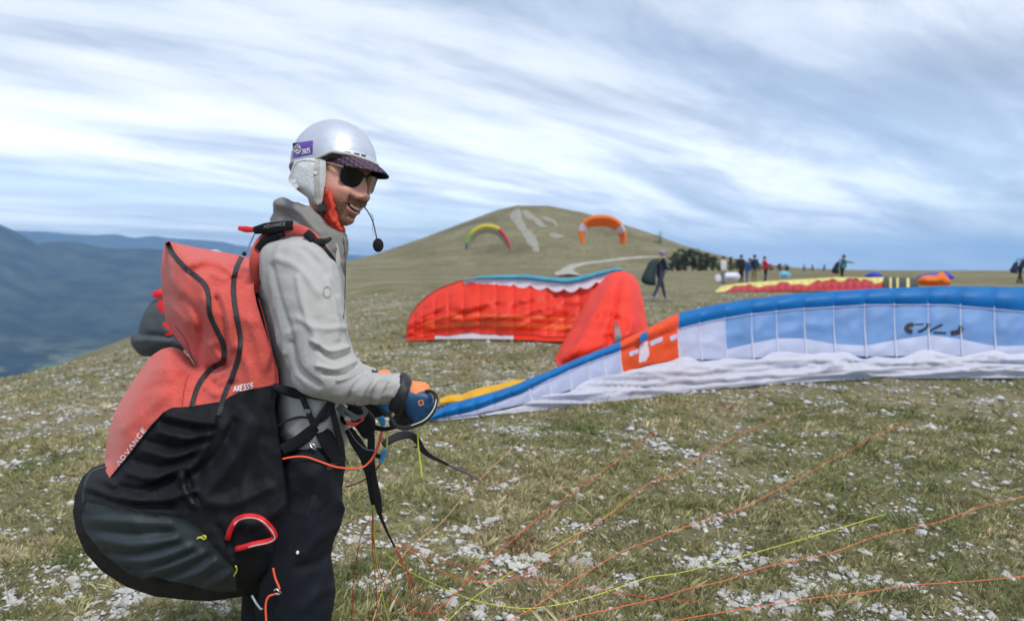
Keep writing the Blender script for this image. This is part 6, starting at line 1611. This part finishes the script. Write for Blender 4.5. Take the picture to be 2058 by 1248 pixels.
for x0, x1 in zip(cells_y[:-1], cells_y[1:]):
    u_ = np.linspace(0, 1, 5); X = (x0 + (x1 - x0) * u_)
    wave = 0.62 + 0.13 * np.sin(X / 13.0) + 0.08 * np.sin(X / 5.3); wave = np.clip(wave + 0.3 * sm(1640, 1720, X) * (1 - sm(1722, 1730, X)), 0.15, 0.9); wave = wave * sm(1440, 1480, X)
    for nm, mt_, a_, b_ in (('lower_surface_panel', M_CRIM, 0 * X, wave), ('leading_edge_panel', M_YL, wave, 0 * X + 1)):
        v_ = np.linspace(0, 1, 7); T_ = a_[:, None] + (b_ - a_)[:, None] * v_[None]
        Y = yB(X)[:, None] + (yT(X) - yB(X))[:, None] * T_
        V = P(X[:, None] + 0 * Y, Y, yd[0] + 1.4 * T_ - 0.25 * np.sin(np.pi * v_)[None] * np.sin(np.pi * u_)[:, None]); V[..., 2] = np.maximum(V[..., 2], G(V[..., 0], V[..., 1]) + 0.02)
        mobj(nm, V.reshape(-1, 3), [tuple(q) for q in grid_faces(5, 7, False)], mt_, yellow)
for k, (x0, x1, m_) in enumerate([(1776, 1788, M_BLKR), (1788, 1792, M_YL), (1792, 1802, M_BLKR), (1802, 1806, M_YL), (1806, 1822, M_BLKR), (1822, 1828, M_YL), (1828, 1846, M_BLKR)]):
    u_ = np.linspace(0, 1, 4); v_ = np.linspace(0, 1, 7); X = (x0 + (x1 - x0) * u_)[:, None] + 0 * v_[None]; Y = yB(X) + (yT(X) - yB(X)) * v_[None]
    V = P(X, Y, yd[0] + 1.4 * v_[None] - 0.3 * np.sin(np.pi * v_)[None]); V[..., 2] = np.maximum(V[..., 2], G(V[..., 0], V[..., 1]) + 0.02); mobj('lower_surface_panel', V.reshape(-1, 3), [tuple(q) for q in grid_faces(4, 7, False)], m_, yellow)

def heap(name, label, cat, outline, depth, T, mt_, pname, Rr=8, amp=0.08):
    pl_ = np.array(outline, float); c = P(pl_[:, 0].mean(), pl_[:, 1].max(), depth)
    root = thing(name, c, label, cat)
    pillow(smoothline(outline, 3, True), depth, T, 3, mt_, pname, root, Rr, amp=amp, nsc=2.2, seed=int(pl_[0, 0]) % 97)
    return root
heap('folded_paraglider', 'crumpled orange paraglider lying behind the blue one', 'paraglider', [(1844, 570), (1848, 558), (1862, 553), (1880, 553), (1890, 546), (1898, 549), (1908, 560), (1911, 571), (1895, 574), (1860, 574)], yd[0] - 2, 0.45, M_KO, 'canopy', 9, 0.12)
heap('folded_paraglider', 'low blue canopy hump showing beside the black and yellow panel', 'paraglider', [(1738, 556), (1748, 549), (1760, 547), (1770, 551), (1776, 558), (1755, 562)], yd[0] + 14, 0.6, M_ULTRA, 'canopy', 6)
heap('folded_paraglider', 'blue canopy behind the crumpled orange one', 'paraglider', [(1842, 558), (1860, 551), (1885, 548), (1900, 546), (1912, 553), (1918, 560), (1880, 564)], yd[0] + 10, 0.6, M_ULTRA, 'canopy', 6)
heap('gear_bag', 'white gear bag on the turf among the standing group', 'bag', [(1452, 551), (1465, 548), (1484, 549), (1486, 560), (1470, 563), (1453, 562)], 47, 0.3, mat('white_bag_cloth', srgb(216, 214, 232), 0.7), 'bag_body', 5, 0.03)
heap('gear_bag', 'small white bag at the feet of the person in white', 'bag', [(1438, 554), (1444, 551), (1449, 556), (1448, 564), (1439, 564)], 47, 0.15, mat('white_bag_cloth', srgb(216, 214, 232), 0.7), 'bag_body', 4, 0.02)
heap('gear_bag', 'pale blue bundle on the turf past the red jacketed person', 'bag', [(1566, 552), (1570, 546), (1582, 545), (1589, 550), (1588, 557), (1570, 558)], 50, 0.3, mat('pale_blue_cloth', srgb(120, 176, 204), 0.7), 'bag_body', 5, 0.03)

# ================================================================== OTHER PEOPLE
M_FSKIN = mat('far_skin', srgb(190, 136, 112), 0.6)
def figure(label, base, face, jac, tro, hair, h=1.75, lean=0.0, stride=0.0, arms=((0.1, 0.1), (0.1, 0.1)), shoe=(0.03, 0.03, 0.03), bend=0.0, voxel=0.028):
    """base: point on the ground; face: heading in radians; arms: (forward raise, elbow bend) left and right"""
    root = thing('person', base, label, 'person')
    k = h / 1.75; cf, sf = math.cos(face), math.sin(face)
    Mx = np.array([[cf, -sf, 0], [sf, cf, 0], [0, 0, 1.0]])
    def L(p): return np.asarray(base, float) + k * (Mx @ np.asarray(p, float))
    hip = np.array([0, 0, 0.92 - bend * 0.3]); up = np.array([math.sin(lean), 0, math.cos(lean)])
    ch = hip + up * 0.30; shc = hip + up * 0.50; nk = hip + up * 0.57; hd = nk + up * 0.10 + np.array([0.03, 0, 0.04])
    S = [(L(hip), 0.15 * k, L(ch), 0.16 * k, 0), (L(ch), 0.16 * k, L(shc - up * 0.05), 0.13 * k, 0), (L(shc), 0.07 * k, L(nk + up * 0.03), 0.055 * k, 2), (L(nk + up * 0.05), 0.06 * k, L(hd), 0.088 * k, 2), (L(hd), 0.088 * k, L(hd + np.array([0.03, 0, -0.05])), 0.06 * k, 2)]
    for s, (raise_, elb) in zip((1, -1), arms):
        sh = shc + np.array([0, s * 0.17, -0.02]); d1 = np.array([math.sin(raise_), s * 0.12, -math.cos(raise_)]); e = sh + d1 * 0.29
        d2 = np.array([math.sin(raise_ + elb), 0, -math.cos(raise_ + elb)]); w = e + d2 * 0.25; hn_ = w + d2 * 0.09
        S += [(L(shc + np.array([0, s * 0.06, -0.02])), 0.075 * k, L(sh), 0.072 * k, 0), (L(sh), 0.068 * k, L(e), 0.052 * k, 0), (L(e), 0.052 * k, L(w), 0.042 * k, 0), (L(w), 0.036 * k, L(hn_), 0.034 * k, 2)]
    for s in (1, -1):
        a1 = s * stride; hp = hip + np.array([0, s * 0.085, 0]); kn = hp + np.array([math.sin(a1) * 0.42 + bend * 0.2, 0, -math.cos(a1) * 0.42 + bend * 0.12]); a2 = a1 - (0.55 * stride if s < 0 else 0.15 * stride) * 1.0
        an = kn + np.array([math.sin(a2) * 0.41 - bend * 0.2, 0, -math.cos(a2) * 0.41]); an[2] = max(an[2], 0.08)
        S += [(L(hp), 0.105 * k, L(kn), 0.068 * k, 1), (L(kn), 0.066 * k, L(an), 0.048 * k, 1), (L(an - np.array([0.04, 0, 0.03])), 0.045 * k, L(an + np.array([0.15, 0, -0.035])), 0.04 * k, 3)]
    b = blend_body('body', S, voxel, [jac, tro, M_FSKIN, mat('shoe_%d' % int(shoe[0] * 1000), shoe, 0.7)], root, 3)
    if hair is not None:
        nm, hm2 = hair
        v_, f_ = ellipsoid(L(hd + np.array([-0.012, 0, 0.022])), 0.112 * k, 0.104 * k, 0.108 * k, 12, 18)
        c = L(hd); rel = (v_ - c) @ Mx; v_ = np.where((rel[:, 2] < -0.03 * k)[:, None], c + (rel * (0.85, 0.85, 0.5)) @ Mx.T, v_)
        mobj(nm, v_, f_, hm2, root)
    return root, L, up, shc, hip
def gpos(px, depth):
    """ground point under a photo column at a given depth"""
    p = P(px, 560, depth); p[2] = float(G(p[0], p[1])); return p
def far_harness(label, L, shc, hip, col, trim, size=1.0, group=None):
    c = L(hip + np.array([-0.28, 0, 0.15])); root = thing('harness', c, label, 'harness')
    prof = [(0.50, 0.05, 0.09), (0.40, 0.13, 0.14), (0.15, 0.20, 0.17), (-0.10, 0.27, 0.19), (-0.28, 0.25, 0.18), (-0.36, 0.12, 0.12)]
    rows = []
    for z_, rx, ry in catmull(prof, 18):
        t_ = np.linspace(0, 2 * np.pi, 20, endpoint=False); rows.append([L(hip + np.array([-0.16 - rx * size + rx * size * math.cos(q) * (1 if math.cos(q) < 0 else 0.8), ry * math.sin(q), z_ * size])) for q in t_])
    V = np.array(rows); mobj('shell', V.reshape(-1, 3), [tuple(q) for q in grid_faces(18, 20)] + [tuple(range(20)), tuple(range(340, 360))], col, root)
    for s in (1, -1):
        pts = np.array([L(hip + np.array(p_)) for p_ in [(-0.16, s * 0.12, 0.42), (-0.05, s * 0.14, 0.58), (0.10, s * 0.14, 0.50), (0.17, s * 0.13, 0.28), (0.14, s * 0.17, 0.05)]])
        v_, f_ = tube(catmull(pts, 20), 0.03, 8, flat=0.5); mobj('shoulder_strap', v_, f_, trim, root)
    return root
C = lambda n, r, g, b: mat('cloth_' + n, srgb(r, g, b), 0.8, 0.12, 8)
navy, blackc, slate, redc, tealc, whitec, bluec, olivec, jean = C('navy', 28, 36, 62), C('black', 22, 24, 28), C('slate', 70, 80, 92), C('red', 206, 40, 58), C('teal', 62, 120, 120), C('white', 196, 196, 194), C('blue', 36, 84, 140), C('olive', 128, 124, 70), C('jean', 48, 56, 74)
lav = mat('lavender_helmet', srgb(134, 120, 164), 0.4); hairb = mat('dark_hair', (0.03, 0.02, 0.015), 0.7); hairs = ('hair', hairb)
# walker by the red canopy
b0 = P(1327, 605, float(ground_hit(1327, 605)))
dw = float(to_px(b0)[2]); hw = (605 - 503) / F * dw
r_, L, up, shc, hip = figure('walking pilot in dark clothes and lavender helmet beside the red canopy', b0, R(20), navy, jean, ('helmet', lav), min(hw, 2.0), 0.05, 0.32, ((0.5, 0.9), (0.3, 1.1)), srgb(150, 150, 170))
far_harness('dark green harness with lime edge on the walking pilot', L, shc, hip, mat('bottle_green_cloth', srgb(24, 44, 44), 0.7), mat('lime_cloth', srgb(150, 176, 80), 0.7), 1.05)
figure('person in white and green standing beside the white gear bag', gpos(1453, 46), R(-60), whitec, C('grey', 120, 122, 124), hairs, 1.68)
figure('person in black standing next to the blue clad person', gpos(1489, 48), R(-90), blackc, blackc, hairs, 1.78)
figure('person in blue jacket stooping slightly within the standing group', gpos(1501, 47), R(-20), bluec, bluec, hairs, 1.6, 0.25)
figure('person in navy top and olive trousers within the standing group', gpos(1516, 47), R(-100), navy, olivec, hairs, 1.80)
figure('person in red jacket leaning back at the edge of the group', gpos(1538, 48), R(10), redc, blackc, hairs, 1.74, -0.15, 0.1, ((0.6, 0.5), (0.5, 0.6)), bend=0.15)
r_, L, up, shc, hip = figure('pilot in teal with arms stretched forward on the skyline', gpos(1692, 46), R(0), tealc, blackc, hairs, 1.80, 0.10, 0.1, ((1.35, 0.2), (1.2, 0.3)))
far_harness('black harness on the skyline pilot with outstretched arms', L, shc, hip, blackc, blackc, 0.85)
r_, L, up, shc, hip = figure('pilot in navy leaning forward at the picture\'s right border', gpos(2050, 46), R(0), navy, blackc, ('helmet', mat('red_helmet', srgb(200, 50, 60), 0.4)), 1.80, 0.45, 0.2, ((0.9, 0.3), (0.7, 0.3)))
far_harness('navy harness on the leaning pilot by the right border', L, shc, hip, navy, blackc, 0.8)
# second pilot, mostly hidden behind the coral harness
b1 = P(430, 800, 8.4); b1[2] = float(G(b1[0], b1[1]))
r_, L, up, shc, hip = figure('pilot in red standing behind the coral harness', b1, R(8), redc, C('denim', 52, 66, 92), ('helmet', mat('white_helmet', srgb(210, 212, 216), 0.35)), 1.64, 0.04, 0.05, ((0.5, 0.9), (0.5, 0.9)), voxel=0.02)
h2 = thing('harness', P(320, 690, 8.4), 'dark grey harness with red trim peeping out behind the coral harness', 'harness')
pillow(smoothline([(307, 604), (322, 598), (345, 600), (360, 640), (372, 690), (368, 706), (340, 712), (300, 717), (280, 712), (266, 696), (262, 682), (264, 674), (276, 672), (280, 655), (290, 628)], 4, True), 8.4, 0.20, 5, mat('charcoal_cloth', srgb(70, 75, 80), 0.75, 0.15, 8), 'shell', h2, 34, creases=[([(264, 676), (300, 674), (340, 676)], -0.05, 5), ([(270, 684), (300, 682), (340, 686)], 0.03, 5)], amp=0.03, nsc=8)
hb2 = bvh_of(bpy.data.objects['shell.003'] if 'shell.003' in bpy.data.objects else [o for o in h2.children][0])
pillow(smoothline([(306, 589), (314, 583), (326, 582), (340, 590), (330, 597), (310, 599)], 3, True), 8.3, 0.03, 3, M_RED, 'pull_loop', h2, 8)
pillow(smoothline([(318, 606), (330, 604), (338, 622), (328, 630), (316, 618)], 3, True), 8.215, 0.012, 3, M_RED, 'trim_patch', h2, 12)
pillow(smoothline([(328, 650), (345, 648), (352, 668), (336, 674), (326, 664)], 3, True), 8.205, 0.012, 3, M_RED, 'trim_patch', h2, 12)

# ================================================================== TREES BESIDE THE HILL
M_BARK = mat('bark', (0.05, 0.04, 0.03), 0.9, 0.2, 6)
M_LEAF = mat_attr('dark_evergreen_leaves', 0.8, 0.1, 0.15)
def tree_mesh(seed, conic, nleaf=1700):
    rg = np.random.default_rng(seed); H_ = 1.0
    tr_ = [tube(np.array([(0, 0, -0.1), (0.01, 0, 0.3), (0, 0.01, 0.6), (0, 0, 0.9)]), [0.05, 0.04, 0.025, 0.008], 7)]
    for _ in range(7):
        z0 = rg.uniform(0.15, 0.7); a = rg.uniform(0, 6.28); L_ = 0.28 * (1 - 0.5 * z0)
        tr_.append(tube(np.array([(0, 0, z0), (L_ * 0.5 * math.cos(a), L_ * 0.5 * math.sin(a), z0 + 0.05), (L_ * math.cos(a), L_ * math.sin(a), z0 + 0.12)]), [0.018, 0.012, 0.004], 5))
    ncl = 26; cl = []
    for _ in range(ncl):
        z = rg.uniform(0.08, 0.97); rmax = (0.34 * (1 - z) + 0.03) if conic else 0.42 * math.sqrt(max(0.05, 1 - ((z - 0.45) / 0.58) ** 2))
        a = rg.uniform(0, 6.28); r_ = rmax * math.sqrt(rg.random()); cl.append((r_ * math.cos(a), r_ * math.sin(a), z, rg.uniform(0.07, 0.15) * (0.6 if conic else 1), rg.uniform(0.6, 1.5)))
    cl = np.array(cl); pick = rg.integers(0, ncl, nleaf); c = cl[pick]
    d = rg.normal(size=(nleaf, 3)); d /= np.linalg.norm(d, axis=1, keepdims=True); p = c[:, :3] + d * (c[:, 3:4] * rg.uniform(0.5, 1.0, (nleaf, 1)))
    a1 = rg.normal(size=(nleaf, 3)); a1 /= np.linalg.norm(a1, axis=1, keepdims=True); b1_ = np.cross(a1, d); b1_ /= np.maximum(np.linalg.norm(b1_, axis=1, keepdims=True), 1e-6)
    s = rg.uniform(0.015, 0.032, (nleaf, 1))
    v = np.stack([p - a1 * s, p + b1_ * s, p + a1 * s, p - b1_ * s], 1).reshape(-1, 3)
    f_ = (np.arange(nleaf) * 4)[:, None] + np.arange(4)
    col = np.repeat(np.array([0.060, 0.082, 0.050]) * c[:, 4:5] * rg.uniform(0.8, 1.25, (nleaf, 1)), 4, 0)
    return merge(*tr_), (v, f_, col)
protos = []
for sd_, cn in ((1, False), (2, False), (3, True), (4, False)):
    tk, (v, f_, col) = tree_mesh(sd_, cn)
    o1 = mobj('trunk', tk[0], tk[1], M_BARK); o2 = mobj('crown', v, f_, M_LEAF, smooth=False, col=col)
    protos.append((o1.data, o2.data)); bpy.data.objects.remove(o1); bpy.data.objects.remove(o2)
ordn = ['first', 'second', 'third', 'fourth', 'fifth', 'sixth', 'seventh', 'eighth', 'ninth', 'tenth', 'eleventh', 'twelfth', 'thirteenth', 'fourteenth', 'fifteenth', 'sixteenth', 'seventeenth', 'eighteenth']
tlist = [(1352, 515, 0, 1.0, 168), (1364, 498, 1, 1.0, 172), (1378, 503, 3, 1.2, 168), (1392, 502, 0, 1.2, 165), (1406, 507, 1, 1.2, 165), (1420, 511, 3, 1.2, 162), (1434, 516, 0, 1.1, 160), (1446, 522, 1, 1.1, 160), (1468, 516, 2, 1.0, 158), (1480, 522, 3, 1.2, 158), (1500, 528, 0, 1.2, 158), (1524, 530, 1, 1.2, 158),
         (1548, 534, 3, 1.2, 158), (1566, 531, 0, 1.2, 158), (1580, 538, 1, 1.3, 158), (1616, 541, 2, 0.9, 170), (1632, 540, 2, 0.9, 172), (1656, 544, 2, 0.9, 174)]
for q, (px, ty, k, wd, dd) in enumerate(tlist):
    p = gpos(px, dd); zt = P(px, ty, dd)[2]; hh_ = max(zt - p[2], 1.5)
    t_ = thing('evergreen_tree', p, 'dark evergreen tree, %s from the hill along the tree line' % ordn[q], 'tree', 'trees along the foot of the hill')
    for nm, dt in zip(('trunk', 'crown'), protos[k]):
        o = bpy.data.objects.new(nm, dt); COL.objects.link(o); o.parent = t_
    t_.scale = (hh_ * wd * 1.05, hh_ * wd * 1.05, hh_); t_.rotation_euler = (0, 0, q * 1.7)
p = P(1325, 488, float(ground_hit(1325, 491, 60))); p[2] = float(G(p[0], p[1]))
t_ = thing('small_tree', p, 'lone thin tree on the right shoulder of the bald hill', 'tree')
tk, (v, f_, col) = tree_mesh(9, False, 240)
o = mobj('trunk', tk[0], tk[1], M_BARK); o.parent = t_
o = mobj('crown', v, f_, M_LEAF, smooth=False, col=col); o.parent = t_
t_.scale = (5.5, 5.5, 5.0)
